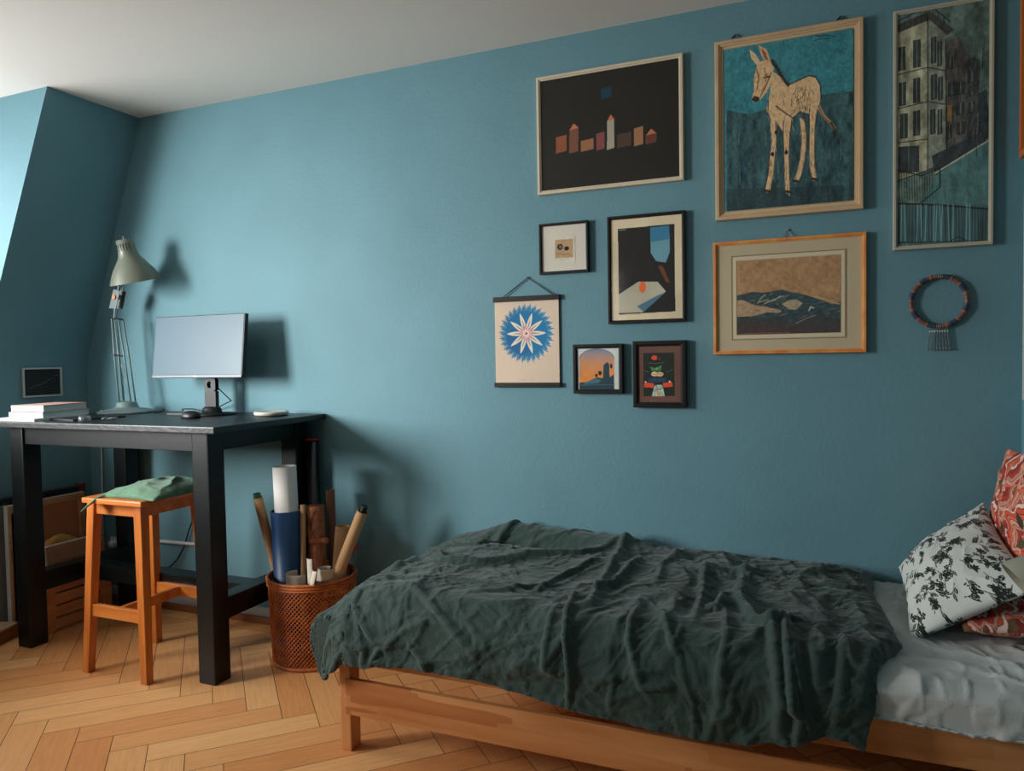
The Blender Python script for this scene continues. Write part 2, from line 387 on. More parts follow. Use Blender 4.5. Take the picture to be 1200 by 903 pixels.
# neck with an oval cable hole
nz0, nz1 = ZT+.012, zb+.12; hz = zb-.035; hw = .034
ring = []
outer = [(-hw, nz0), (hw, nz0), (hw, nz1), (-hw, nz1)]
k = 20; hole = [(math.cos(2*PI*i/k)*.015-.003, hz+math.sin(2*PI*i/k)*.017) for i in range(k)]
def sq(a):  # point on rectangle around the hole
    c, s_ = math.cos(a), math.sin(a); sc = min(hw/max(abs(c), 1e-6), .032/max(abs(s_), 1e-6)); return c*sc, hz+s_*sc
for y_ in (0, 1):
    yv = -.112+y_*.022-.012
    H_ = [bm.verts.new((sx+a, yv, b_)) for a, b_ in hole]; O_ = [bm.verts.new((sx+sq(2*PI*i/k+1e-4)[0], yv, sq(2*PI*i/k+1e-4)[1])) for i in range(k)]
    for i in range(k): bm.faces.new((H_[i], H_[(i+1) % k], O_[(i+1) % k], O_[i]))
    ring.append((H_, O_))
for i in range(k): bm.faces.new((ring[0][0][i], ring[0][0][(i+1) % k], ring[1][0][(i+1) % k], ring[1][0][i]))
box(bm, sx-hw, sx+hw, -.124, -.102, nz0, hz-.032); box(bm, sx-hw, sx+hw, -.124, -.102, hz+.032, nz1)
obj('neck', bm, MBK, mon)
bm = B(); lathe(bm, [(0, ZT+.001), (.118, ZT+.001), (.12, ZT+.006), (.115, ZT+.009), (.05, ZT+.013), (.045, ZT+.03), (.038, ZT+.038), (0, ZT+.04)], Matrix.Translation((sx+.06, -.175, 0)), 40, 1, .85); obj('foot', bm, MBK, mon, smooth=True)
bm = B(); lathe(bm, [(0, 0), (.03, 0), (.034, .008), (.028, .022), (.015, .032), (0, .034)], Matrix.Translation((-2.60, -.36, ZT)), 24, 1.55, 1)
tag(obj('computer_mouse', bm, MBK, smooth=True), 'dark rounded computer mouse on the desk in front of the monitor foot', 'mouse')
bm = B(); box(bm, -2.86, -2.73, -.26, -.18, ZT+.0005, ZT+.012, .003)
tag(obj('portable_drive', bm, MBK), 'flat black box behind the mouse, left of the monitor foot', 'electronics')
# pale flat dish to the right of the monitor
bm = B(); lathe(bm, [(0, .004), (.05, .004), (.058, 0), (.074, .003), (.078, .012), (.074, .020), (.066, .017), (.055, .010), (0, .009)], Matrix.Translation((-2.325, -.155, ZT+.001)), 36)
tag(obj('flat_dish', bm, mat('cream_ceramic', (205, 203, 190), .4), smooth=True), 'flat cream dish lying near the right rear corner of the desk', 'dish')
# ================================================================== LAMP
ML = mat('grey_green_enamel', (118, 124, 110), .35, var=.12, vscale=6, spec=.5)
MLB = mat('pale_grey_enamel', (122, 144, 144), .35, spec=.5)
LYP = -.15
lp = lambda x_, y_, Y=LYP: Vector(onY(x_, y_, Y))
bc = lp(149, 478); bc.z = ZT
lamp = thing('desk_lamp', 'grey enamel spring arm desk lamp at the left end of the desk', 'lamp', tuple(bc))
bm = B(); lathe(bm, [(0, 0), (.136, 0), (.138, .006), (.125, .014), (.06, .026), (.052, .034), (.048, .05), (.042, .056), (0, .058)], Matrix.Translation(bc), 40); obj('base', bm, MLB, lamp, smooth=True)
b1, b2 = lp(139.5, 470), lp(153, 469); t1, t2 = lp(130.8, 372), lp(138.5, 374); mid1, mid2 = lp(135.5, 418), lp(146.5, 418)
b1.z = b2.z = ZT+.055
m1, m2 = lp(134, 416), lp(145.5, 417)
bm = B(); tube(bm, [b1, m1, t1], .0045, 8); tube(bm, [b2, m2, t2], .0045, 8); tube(bm, [lp(144, 468), lp(139, 417), lp(134.5, 375)], .004, 8)
off = Vector((0, .028, 0)); tube(bm, [b1+off, m1+off, t1+off], .0045, 8); tube(bm, [b2+off, m2+off, t2+off], .0045, 8)
obj('lower_arm', bm, MLB, lamp, smooth=True)
MJM = mat('dark_joint_metal', (50, 56, 56), .4, metal=.5)
for a, b_ in ((b1, b2), (m1, m2), (t1-Vector((.01, 0, 0)), t2+Vector((.016, 0, 0)))):
    bm = B(); tube(bm, [a, b_], .005, 8); obj('cross_bar', bm, MJM, lamp)
for a in (m1, t2):
    bm = B(); tube(bm, [a, a+off], .004, 6); obj('spacer', bm, MJM, lamp)
for q in (0, 1):
    bm = B(); p0 = lp(142.5+q*6, 462); p1 = lp(138.5+q*4.5, 425); pts = []
    for i in range(110):
        t = i/109; p = p0.lerp(p1, t); a = t*2*PI*22; pts.append(p+Vector((math.cos(a)*.0055, .014+math.sin(a)*.0055, 0)))
    tube(bm, pts, .0013, 4); obj('spring', bm, mat('spring_steel', (150, 155, 155), .3, metal=.8), lamp)
# knuckle plates
bm = B()
for dy in (-.012, .026):
    a, b_, c, d = lp(135.5, 339), lp(142.5, 341), lp(138, 362), lp(130, 361)
    prism(bm, [p+Vector((0, dy, 0)) for p in (a, b_, c, d)], (0, .003, 0))
obj('knuckle', bm, mat('knuckle_metal', (110, 122, 122), .4, metal=.3), lamp)
bm = B(); kc = lp(136.5, 348); tube(bm, [kc+Vector((0, -.018, 0)), kc+Vector((0, .02, 0))], .012, 16); kb = obj('knob', bm, mat('copper_knob', (205, 130, 95), .35, metal=.3), lamp, label='copper coloured knob')
bm = B(); tube(bm, [lp(134, 373), lp(135.5, 355), lp(139, 338), lp(140, 328)], .0055, 8); tube(bm, [lp(130, 373)+off, lp(132, 352)+off, lp(139, 336)+off], .004, 8); obj('upper_arm', bm, MLB, lamp)
rc = lp(159.5, 330); nk = lp(146.5, 284); ax = (nk-rc); hgt = ax.length; vd = (rc-Vector(CAM)).normalized(); ax = (ax.normalized()-vd*(ax.normalized().dot(vd)+.015)).normalized()*hgt
rotm = Vector((0, 0, 1)).rotation_difference(ax.normalized()).to_matrix().to_4x4()
T = Matrix.Translation(rc)@rotm; R0 = .120
pf = [(1, 0), (.985, .02), (.93, .10), (.80, .26), (.62, .42), (.46, .55), (.40, .62), (.36, .72), (.335, .99), (.30, 1.0), (0, 1.0)]
bm = B(); lathe(bm, [(r*R0, z*hgt) for r, z in pf]+[], T, 40)
lathe(bm, [(r*R0-.002, z*hgt-.001) for r, z in pf[:-3]]+[(.03, hgt*.97), (0, hgt*.97)], T, 40); shd = obj('lamp_shade', bm, ML, lamp, smooth=True)
bm = B()
for i in range(7):
    a = -1.1+i*.32-PI/2*0-1.2
    r_ = .345*R0
    box(bm, r_-.001, r_+.0015, -.0022, .0022, .70*hgt, .90*hgt, 0, T@Matrix.Rotation(a, 4, 'Z'))
obj('vent_slot', bm, mat('slot_dark', (48, 52, 48), .7), shd)
bm = B(); tube(bm, [T@Vector((0, 0, hgt)), T@Vector((0, 0, hgt+.012))], .005, 10); lathe(bm, [(0, -.006), (.006, 0), (0, .006)], Matrix.Translation(T@Vector((0, 0, hgt+.014))), 10); obj('switch', bm, MGR, lamp)
# cables on the desk
MCB = mat('black_cable', (20, 22, 24), .5)
bm = B(); cz_ = ZT+.004; tube(bm, [bc+Vector((.13, .0, .006)), bc+Vector((.18, .03, .014)), bc+Vector((.22, .035, .018)), bc+Vector((.235, .0, .008)), bc+Vector((.22, -.03, .005))], .003, 6)
tag(obj('lamp_cable', bm, MCB, smooth=True), 'black cable looping out beside the lamp base on the desk', 'cable')
bm = B(); tube(bm, [Vector((-3.0, -.03, ZT+.004)), Vector((-2.97, -.06, ZT+.016)), Vector((-2.93, -.03, ZT+.015)), Vector((-2.88, -.02, ZT+.005)), Vector((-2.78, -.025, ZT+.02)), Vector((-2.66, -.05, ZT+.06)), Vector((sx+.0, -.095, hz))], .003, 6)
tag(obj('monitor_cable', bm, MCB, smooth=True), 'black cable running along the wall into the monitor stand', 'cable')
# ---- papers, books, tablet
MWH = mat('white_paper', (214, 218, 216), .7)
def slab(name, x0, x1, y0, y1, z0, z1, m, rot, label, cat, bev=.001, parent=None, group=None):
    bm = B(); T = Matrix.Translation(((x0+x1)/2, (y0+y1)/2, 0))@Matrix.Rotation(rot, 4, 'Z'); box(bm, -(x1-x0)/2, (x1-x0)/2, -(y1-y0)/2, (y1-y0)/2, z0, z1, bev, T)
    o = obj(name, bm, m, parent)
    if not parent: tag(o, label, cat, group)
    return o
def book(x, y, z0, w, d, h, rot, mc, label, topcol=None):
    t = thing('book', label, 'book', (x, y, z0), 'books on the desk')
    T = Matrix.Translation((x, y, 0))@Matrix.Rotation(rot, 4, 'Z')
    bm = B(); box(bm, -w/2, w/2, -d/2, d/2, z0, z0+.002, 0, T); box(bm, -w/2, w/2, -d/2, d/2, z0+h-.002, z0+h, 0, T); box(bm, -w/2, w/2, -d/2, -d/2+.002, z0, z0+h, 0, T); obj('cover', bm, mc, t)
    bm = B(); box(bm, -w/2+.001, w/2-.003, -d/2+.002, d/2-.003, z0+.002, z0+h-.002, 0, T); obj('page_block', bm, MWH, t)
    return T
x_ = -3.30
slab('paper_stack', -3.46, -3.21, -.665, -.40, ZT, ZT+.012, MWH, .04, 'flat stack of white papers at the front left corner of the desk', 'paper')
MBW = mat('pale_book_cover', (196, 206, 208), .5); MBO = mat('pale_orange_book_cover', (214, 216, 214), .5, col2=(222, 140, 104), vscale=3.5)
slab('tablet_case', -3.21, -3.00, -.60, -.36, ZT+.0005, ZT+.008, MBK, -.15, 'flat black tablet case lying beside the books', 'tablet')
book(-3.325, -.50, ZT+.012, .20, .25, .026, .1, MBW, 'pale grey book at the bottom of the pair of books')
book(-3.325, -.50, ZT+.0385, .185, .24, .030, .13, MBO, 'pale book with orange cover corner on top of the other book')
bm = B(); lathe(bm, [(0, 0), (.022, 0), (.025, .002), (.024, .022), (.020, .022), (.020, .004), (0, .004)], Matrix.Translation((-2.965, -.60, ZT+.001)), 24)
tag(obj('glass_jar', bm, mat('hazy_glass', (120, 130, 135), .1, spec=.8, alpha=.45), smooth=True), 'small squat clear dish near the front edge of the desk', 'dish')
bm = B()
for i in range(5): a = i*1.3; tube(bm, [(-2.95+.025*math.cos(a), -.5+.02*math.sin(a), ZT+.004), (-2.93+.03*math.cos(a+.6), -.5+.025*math.sin(a+.6), ZT+.009)], .003, 6)
tag(obj('key_bunch', bm, MGR), 'small bunch of metal keys on the desk between lamp and front edge', 'keys')
# ================================================================== BASKET AND ROLLS
MWK = mat('wicker', (214, 124, 66), .5, col2=(170, 90, 44), vscale=22, bump=.2, bscale=120)
MWD = mat('wicker_dark', (140, 76, 40), .6, col2=(96, 50, 28), vscale=20)
bcx, bcy, bR0, bR1, bH = -2.035, -.262, .170, .184, .362
bk = thing('wicker_basket', 'round woven wicker basket full of paper rolls beside the desk', 'basket', (bcx, bcy, 0))
def bp(a, z, dr=0):
    r = bR0+(bR1-bR0)*min(1, z/bH)**.8+dr; return Vector((bcx+r*math.cos(a), bcy+r*math.sin(a), z))
bm = B(); NB = 64; NS = 22
for sgn in (1, -1):
    for i in range(NB):
        prev = None
        for k in range(NS+1):
            z = .012+(bH-.03)*k/NS; a = 2*PI*i/NB+sgn*z*5.2; wv = .0023; dr = sgn*.0012
            p = bp(a, z, dr); a2 = wv*2/bR1
            q = [bm.verts.new(bp(a-a2*.55, z, dr+.001)), bm.verts.new(bp(a+a2*.55, z, dr+.001)), bm.verts.new(bp(a+a2*.55, z, dr-.001)), bm.verts.new(bp(a-a2*.55, z, dr-.001))]
            if prev:
                for j in range(4): bm.faces.new((prev[j], prev[(j+1) % 4], q[(j+1) % 4], q[j]))
            prev = q
obj('weave', bm, MWK, bk)
bm = B()
for i in range(12):
    a = 2*PI*i/12; tube(bm, [bp(a, z_, -.006) for z_ in (.005, .12, .24, bH-.01)], .0045, 6)
obj('stake', bm, MWD, bk)
for z_, h_ in ((.075, .014), (.15, .02), (.225, .018), (.295, .014)):
    bm = B(); lathe(bm, [((bp(0, z_).x-bcx)-.005, z_-h_/2), ((bp(0, z_).x-bcx)-.003, z_-h_/2), ((bp(0, z_).x-bcx)-.003, z_+h_/2), ((bp(0, z_).x-bcx)-.005, z_+h_/2), ((bp(0, z_).x-bcx)-.005, z_-h_/2)], Matrix.Translation((bcx, bcy, 0)), 48); obj('hoop', bm, MWD, bk, smooth=True)
bm = B()
for z_, rr_ in ((bH, .007), (bH-.013, .006), (bH-.024, .005)):
    tube(bm, [bp(2*PI*i/48, z_, .002) for i in range(49)], rr_, 8, cap=False)
obj('rim', bm, MWK, bk, smooth=True)
bm = B(); tube(bm, [bp(2*PI*i/48, .009, .001) for i in range(49)], .008, 8, cap=False); lathe(bm, [(0, .006), (bR0, .006), (bR0, .010), (0, .010)], Matrix.Translation((bcx, bcy, 0)), 32); obj('bottom', bm, MWK, bk, smooth=True)
def roll(name, p0, p1, r, m, label, cat='paper roll', wall_=.003, grp='rolls standing in the wicker basket', squash=1, seg=28, inner=None):
    p0, p1 = Vector(p0), Vector(p1); d = p1-p0; T = Matrix.Translation(p0)@Vector((0, 0, 1)).rotation_difference(d.normalized()).to_matrix().to_4x4(); h = d.length
    bm = B(); lathe(bm, [(r, 0), (r, h), (r-wall_, h), (r-wall_, 0), (r, 0)], T, seg, 1, squash)
    if name == 'black_tube': lathe(bm, [(0, h-.003), (r-.001, h-.003), (r-.001, h), (0, h)], T, seg)
    o = tag(obj(name, bm, m, smooth=False), label, cat, grp)
    for p in o.data.polygons: p.use_smooth = abs(p.normal.dot(d.normalized())) < .5
    return o
MKR = mat('kraft_paper', (190, 142, 96), .7, var=.15, vscale=12)
MBL = mat('navy_paper', (20, 66, 112), .45, spec=.5)
MRL = mat('white_roll_paper', (225, 220, 214), .55)
yb = -.285
q_ = onY(334, 546, yb); WT = Vector((q_[0]-.004, yb, q_[2])); WB = Vector((q_[0]+.018, -.285, .014))
c0 = onY(331, 640, yb); c1 = onY(332, 597, yb)
roll('blue_paper_roll', tuple(WB), tuple(WB+(WT-WB)*((c1[2]-WB.z)/(WT.z-WB.z))), .067, MBL, 'wide navy blue roll standing at the left of the wicker basket')
c1 = onY(334, 546, yb)
roll('white_paper_roll', tuple(WB+(WT-WB)*.003), tuple(WT), .050, MRL, 'tall white paper roll sticking up out of the navy blue roll')
c1 = onY(302, 583, -.33); o = roll('kraft_roll', (bcx-.155, -.20, .02), (c1[0], -.33, c1[2]), .020, MKR, 'narrow kraft roll with green inside leaning out left of the navy roll', wall_=.002)
bm = B(); d = (Vector((c1[0], -.33, c1[2]))-Vector((bcx-.155, -.20, .02))).normalized(); pp = Vector((c1[0], -.33, c1[2]))
T = Matrix.Translation(pp-d*.09)@Vector((0, 0, 1)).rotation_difference(d).to_matrix().to_4x4()
lathe(bm, [(.0165, 0), (.0165, .11), (.0155, .11), (.0155, 0), (.0165, 0)], T, 20); 
MGN = mat('dark_green_paper', (20, 84, 66), .6)
obj('green_lining', bm, MGN, o)
c1 = onY(369, 592, -.22)
MPT = mat('patterned_brown_paper', (176, 106, 62), .7, col2=(128, 66, 38), vscale=30, detail=8)
o = roll('patterned_roll', (bcx+.02, -.24, .014), (c1[0], -.22, c1[2]), .040, MPT, 'brown mottled patterned roll with black curved lines in the middle of the basket')
bm = B(); A_ = Vector((bcx+.02, -.24, .014)); D_ = Vector((c1[0], -.22, c1[2]))-A_
def onroll(a, t, r=.0405): return A_+D_*t+Vector((r*math.cos(a), r*math.sin(a), 0))
for a0, a1, t0, t1 in ((-2.3, -.9, .96, .74), (-1.9, -.6, .7, .86), (-1.5, -.7, .84, .97), (-2.2, -1.6, .8, .62)):
    tube(bm, [onroll(a0+(a1-a0)*i/12, t0+(t1-t0)*i/12+.05*math.sin(PI*i/12)) for i in range(13)], .0012, 5)
obj('ink_line', bm, MBK, o)
c1 = onY(355, 591, -.27); roll('kraft_roll', (bcx-.01, -.32, .014), (c1[0], -.27, c1[2]), .012, MKR, 'slim upright kraft tube right of the white roll', wall_=.0015)
c1 = onY(425, 599, -.27); p0 = (bcx-.02, -.28, .03); o = roll('cardboard_tube', p0, (c1[0], -.27, c1[2]), .024, mat('tan_cardboard', (205, 156, 108), .65), 'tan cardboard tube with black end leaning far right out of the basket')
d = (Vector((c1[0], -.27, c1[2]))-Vector(p0)).normalized(); T = Matrix.Translation(Vector((c1[0], -.27, c1[2]))-d*.02)@Vector((0, 0, 1)).rotation_difference(d).to_matrix().to_4x4()
bm = B(); lathe(bm, [(0, 0), (.0205, 0), (.0205, .022), (.014, .022), (.014, .045), (0, .045)], T, 20); obj('end_plug', bm, MBK, o, smooth=False)
c1 = onY(402, 616, -.19); roll('kraft_roll', (bcx+.06, -.21, .014), (c1[0], -.19, c1[2]), .032, MKR, 'wide kraft roll behind the leaning tan tube')
c1 = onY(387, 574, -.10); roll('brown_roll', (bcx+.02, -.13, .014), (c1[0], -.10, c1[2]), .019, mat('brown_paper', (120, 74, 50), .7), 'dark brown roll close to the wall behind the kraft rolls')
c1 = onY(365, 513, -.05); o = roll('black_tube', (c1[0]+.0, -.046, .001), (c1[0], -.05, c1[2]), .032, mat('glossy_black', (16, 17, 19), .22, spec=.7), 'tall glossy black tube with red rim standing between desk and wall', 'tube', grp=None)
bm = B(); lathe(bm, [(.0325, c1[2]-.009), (.0335, c1[2]-.009), (.0335, c1[2]+.001), (.0325, c1[2]+.001), (.0325, c1[2]-.009)], Matrix.Translation((c1[0], -.05, 0)), 28); obj('red_rim', bm, mat('red_plastic', (150, 40, 32), .4), o)
# mallet-like wooden handle
MRW = mat('red_brown_wood', (168, 88, 48), .5, var=.2, vscale=10)
q0, q1 = Vector(onY(370, 690, -.30)), Vector(onY(374, 636, -.30)); q0 = Vector((q1.x-.02, -.29, .04))
bm = B(); tube(bm, [q0, q1], [.012, .014], 12)
w_ = thing('wooden_mallet', 'reddish wooden tool with a short cross head standing in the basket', 'tool', tuple(q0)); obj('handle', bm, MRW, w_, smooth=True)
a_, b_ = Vector(onY(365, 635, -.30)), Vector(onY(383, 633, -.30)); bm = B(); tube(bm, [a_, b_], .013, 14); obj('head', bm, MRW, w_)
q1 = Vector(onY(417, 645, -.17)); bm = B(); q0 = Vector((q1.x-.05, -.19, .04)); tube(bm, [q0, q1], .004, 8); pn = tag(obj('pencil', bm, mat('grey_pencil', (120, 120, 115), .4)), 'thin grey pencil with a red tip at the right of the basket', 'pencil')
bm = B(); d = (q1-q0).normalized(); tube(bm, [q1-d*.0, q1+d*.03], .0065, 10); obj('red_tip', bm, mat('red_tip', (205, 45, 40), .5), pn)
# curled paper scraps on top
MSP = mat('cream_paper', (214, 206, 190), .7)
def curl(px, py, Y, r, h, a0, a1, label, tilt=(0, 0)):
    c = Vector(onY(px, py, Y)); n = 18; P = np.zeros((n, 6, 3))
    for i in range(n):
        a = a0+(a1-a0)*i/(n-1)
        for j in range(6):
            z = h*(j/5-.5); P[i, j] = (c.x+(r+.10*r*i/n)*math.cos(a)+tilt[0]*z, c.y+r*math.sin(a)+tilt[1]*z, c.z+z)
    bm = B(); sheet(bm, P, .0012); tag(obj('paper_scrap', bm, MSP, smooth=True), label, 'paper scrap', 'curled paper scraps on top of the basket')
curl(348, 677, -.37, .045, .045, 2.2, 6.2, 'wide curled cream paper scrap at the left front of the basket rim')
curl(381, 672, -.34, .032, .05, 1.5, 6.8, 'round curled cream paper scrap right of the tall folded scrap', (.2, 0))
curl(366, 668, -.40, .02, .10, 3.6, 5.4, 'tall upright folded white paper scrap in the middle of the basket front', (-.1, .1))
curl(372, 676, -.41, .024, .06, 3.4, 5.0, 'short folded white paper scrap just in front of the taller one', (.3, 0))
# ================================================================== STORAGE UNDER THE DORMER
MCR = wood('crate_pine', (226, 156, 102), (198, 126, 78), 'y')
MCV = mat('canvas_back_linen', (216, 164, 126), .85, var=.15, vscale=20, bump=.2, bscale=300)
MSB = wood('stretcher_pine', (204, 164, 124), (178, 132, 92), 'y')
cr = thing('wooden_crate', 'slatted pine crate on the floor under the left end of the desk', 'crate', (-3.54, -.33, 0))
cx0, cx1, cy0, cy1, chh = -3.69, -3.40, -.505, -.155, .30
for xx in (cx0, cx1-.018):
    for yy in (cy0, cy1-.03):
        bm = B(); box(bm, xx, xx+.018, yy, yy+.03, 0, chh, .001); obj('corner_post', bm, MCR, cr)
for k in range(5):
    z0 = .004+k*.060
    for xx in (cx0+.018, cx1-.0275):
        bm = B(); box(bm, xx, xx+.009, cy0+.004, cy1-.004, z0, z0+.050, .001); obj('slat', bm, MCR, cr)
    for yy in (cy0+.001, cy1-.010):
        bm = B(); box(bm, cx0+.02, cx1-.02, yy, yy+.009, z0, z0+.050, .001); obj('slat', bm, MCR, cr)
for k in range(5):   # boards join solid near the ends, as on the outer side of the crate
    pass
for xx in (cx1-.019,):
    for yy in (cy0+.03, cy1-.05):
        bm = B(); box(bm, xx, xx+.0185, yy, yy+.018, .004, chh-.002, 0); obj('slat_batten', bm, MCR, cr)
bm = B(); box(bm, cx0+.004, cx1-.02, cy0+.004, cy1-.004, .004, .012); obj('bottom_board', bm, MCR, cr)
def canvas(name, x, y0, y1, z0, z1, bar, th, lean, label, edge=None, ms=MSB, mc=MCV):
    t = thing(name, label, 'canvas', (x, (y0+y1)/2, z0), None)
    T = Matrix.Translation((x, 0, z0))@Matrix.Rotation(-lean, 4, 'Y')@Matrix.Translation((0, 0, -z0))
    for a0, a1, c0, c1 in ((y0, y1, z1-bar, z1), (y0, y1, z0, z0+bar), (y0, y0+bar, z0+bar, z1-bar), (y1-bar, y1, z0+bar, z1-bar)):
        bm = B(); box(bm, 0, th, a0, a1, c0, c1, .001, T); obj('stretcher_bar', bm, ms, t)
    bm = B(); box(bm, -.003, .002, y0-.002, y1+.002, z0-.002, z1+.002, 0, T)
    box(bm, -.003, th*.8, y0-.003, y0-.001, z0, z1, 0, T); box(bm, -.003, th*.8, y0, y1, z1+.001, z1+.003, 0, T)
    obj('canvas_edge', bm, edge or MWH, t)
    bm = B(); box(bm, .002, .003, y0+bar*.8, y1-bar*.8, z0+bar*.8, z1-bar*.8, 0, T); obj('canvas_back', bm, mc, t)
a = onX(55, 642, -3.435); b_ = onX(100, 630, -3.435)
canvas('small_canvas', -3.455, a[1], cy1+.0, chh+.004, a[2], .022, .02, .06, 'small stretched canvas with white edge seen from behind, standing on the crate rim', edge=mat('white_canvas_edge', (228, 226, 220), .7))
a = onX(53, 588, -3.62); b_ = onX(95, 578, -3.62)
canvas('large_canvas', -3.60, -.492, b_[1], chh+.006, b_[2]+.01, .03, .02, .05, 'brown backed canvas standing in the crate against the left wall', mc=mat('hardboard_brown', (196, 130, 92), .8, var=.15, vscale=15))
# dark frame standing behind it, with a reddish corner post
df = thing('dark_frame', 'large dark picture frame leaning on the left wall behind the canvases', 'frame', (-3.66, -.45, 0))
a = onX(97, 566, -3.66)
MDF = mat('dark_stained_frame', (44, 30, 26), .45, var=.3, vscale=12)
for c in ((-.90, a[1], a[2]-.055, a[2]-.01), (-.90, a[1], .003, .05), (-.90, -.86, .05, a[2]-.055)):
    bm = B(); box(bm, -3.695, -3.665, *c, .002); obj('frame_bar', bm, MDF, df)
bm = B(); box(bm, -3.695, -3.655, a[1]-.02, a[1]+.012, .003, a[2]+.0, .003); obj('frame_bar', bm, mat('reddish_frame', (110, 50, 34), .45), df, label='reddish carved side bar')
bm = B(); box(bm, -3.69, -3.68, -.88, a[1]-.02, .03, a[2]-.03); obj('backing', bm, mat('black_backing', (24, 24, 26), .8), df)
# mustard cloth in the crate
n = 30; s, t = np.meshgrid(np.linspace(0, 1, n), np.linspace(0, 1, n), indexing='ij')
P = np.stack([-3.57+s*.085, -.44+t*.25, .33+.13*np.sin(PI*s)**.6*np.sin(PI*t)**.5*(1.0-.45*t)+.02*(fbm(s*6, t*8, 3)-.5)], -1)
bm = B(); sheet(bm, P, .004); tag(obj('mustard_cloth', bm, mat('mustard_fabric', (206, 156, 76), .9, var=.25, vscale=20, bump=.4, bscale=100), smooth=True), 'crumpled mustard yellow cloth lying in the crate behind the small canvas', 'cloth')
# panels to the left of the desk leg
t = thing('grey_panel', 'upright grey board leaning on the left wall left of the desk leg', 'board', (-3.56, -.7, 0))
a = onX(8, 592, -3.64)
bm = B(); box(bm, -3.655, -3.64, -.95, a[1]-.006, .001, a[2], .001); obj('board', bm, mat('grey_board', (128, 132, 130), .7, var=.1, vscale=5), t)
bm = B(); box(bm, -3.658, -3.638, a[1]-.007, a[1]+.004, .001, a[2]+.01, .001); obj('edge_strip', bm, mat('dark_teal_edge', (32, 54, 58), .6), t)
a = onX(10, 594, -3.585)
canvas('tall_canvas', -3.615, a[1], -.497, .004, a[2], .035, .03, 0.0, 'tall narrow stretched canvas standing on the floor behind the front left desk leg')
a = onX(22, 730, -3.517)
t = thing('low_wooden_box', 'low wooden box on the floor at the left edge, left of the desk leg', 'box', (-3.6, -.7, 0))
bm = B(); T = Matrix.Translation((-3.517, -.563, 0))@Matrix.Rotation(.35, 4, 'Z'); box(bm, -.09, 0, -.26, -.0, .001, a[2], .002, T); obj('body', bm, wood('box_wood', (150, 88, 60), (126, 70, 46), 'y'), t)
bm = B(); box(bm, -.092, .002, -.262, .002, a[2], a[2]+.008, .002, T); obj('lid', bm, wood('box_lid', (210, 178, 148), (190, 150, 118), 'y'), t)
# cords, socket, conduit
MWC = mat('white_cable_plastic', (222, 224, 222), .4)
bm = B(); p = [onY(118.5, 480, -.012), onY(119, 525, -.01), onY(120, 580, -.012), onY(121, 640, -.012)]; tube(bm, [tuple(v) for v in p], .0042, 6); tag(obj('wall_cable', bm, MWC, smooth=True), 'white cord hanging straight down the wall behind the desk', 'cable')
sk = Vector(onY(136, 636, 0)); t = thing('wall_socket', 'white socket with a round plug low on the wall behind the desk leg', 'socket', (sk.x, -.01, sk.z))
bm = B(); box(bm, sk.x-.03, sk.x+.04, -.012, -.0005, sk.z-.035, sk.z+.035, .003); obj('socket_plate', bm, MWC, t)
bm = B(); lathe(bm, [(0, 0), (.019, 0), (.019, .022), (.010, .03), (0, .032)], Matrix.Translation((sk.x, -.012, sk.z))@Matrix.Rotation(PI/2, 4, 'X'), 20); obj('plug', bm, MWC, t)
a, b_ = onY(183, 634, -.012), onY(238, 638, -.012)
bm = B(); tube(bm, [(a[0]-.12, -.012, a[2]), (b_[0], -.012, b_[2])], .0095, 10); tag(obj('cable_conduit', bm, MWC, smooth=True), 'short horizontal white conduit on the blue wall under the desk', 'conduit')
bm = B(); tube(bm, [tuple(onY(u, v, -.014)) for u, v in ((240, 560), (233, 585), (228, 603), (221, 622), (216, 640), (208, 655), (199, 664), (191, 667), (178, 668))], .0042, 6)
tag(obj('power_cable', bm, MCB, smooth=True), 'black cord curving down the blue wall between stool and desk leg', 'cable')
bm = B(); tube(bm, [tuple(onZ(u, v, .012)) for u, v in ((203, 701), (210, 706), (220, 710), (232, 712.5))]+[tuple(onZ(u, v, .006)) for u, v in ((262, 722), (280, 724.5), (298, 726), (320, 726), (345, 727))], .0055, 6)
tag(obj('floor_cable', bm, MWC, smooth=True), 'white cable lying on the floor along the baseboard under the desk', 'cable')
bm = B(); tube(bm, [tuple(onY(u, v, -.045)) for u, v in ((205, 698), (230, 703), (262, 712), (290, 714), (312, 716), (335, 719))], .0045, 6)
tag(obj('baseboard_cable', bm, mat('grey_white_cable', (188, 190, 188), .4), smooth=True), 'pale cable clipped along the baseboard just above the floor cable', 'cable')
bm = B(); tube(bm, [tuple(onY(u, v, -.06)) for u, v in ((134, 686), (138, 696), (136, 710), (141, 704), (139, 690), (144, 700))], .003, 6)
tag(obj('tangled_cord', bm, MSP, smooth=True), 'tangled cream cord hanging behind the crate under the desk', 'cable')
# ================================================================== BED
MB = wood('bed_pine', (222, 160, 104), (196, 128, 76), 'x', .4, 6, .06, .15)
MBZ = wood('bed_pine_post', (222, 156, 98), (198, 126, 74), 'z', .4, 6, .06, .15)
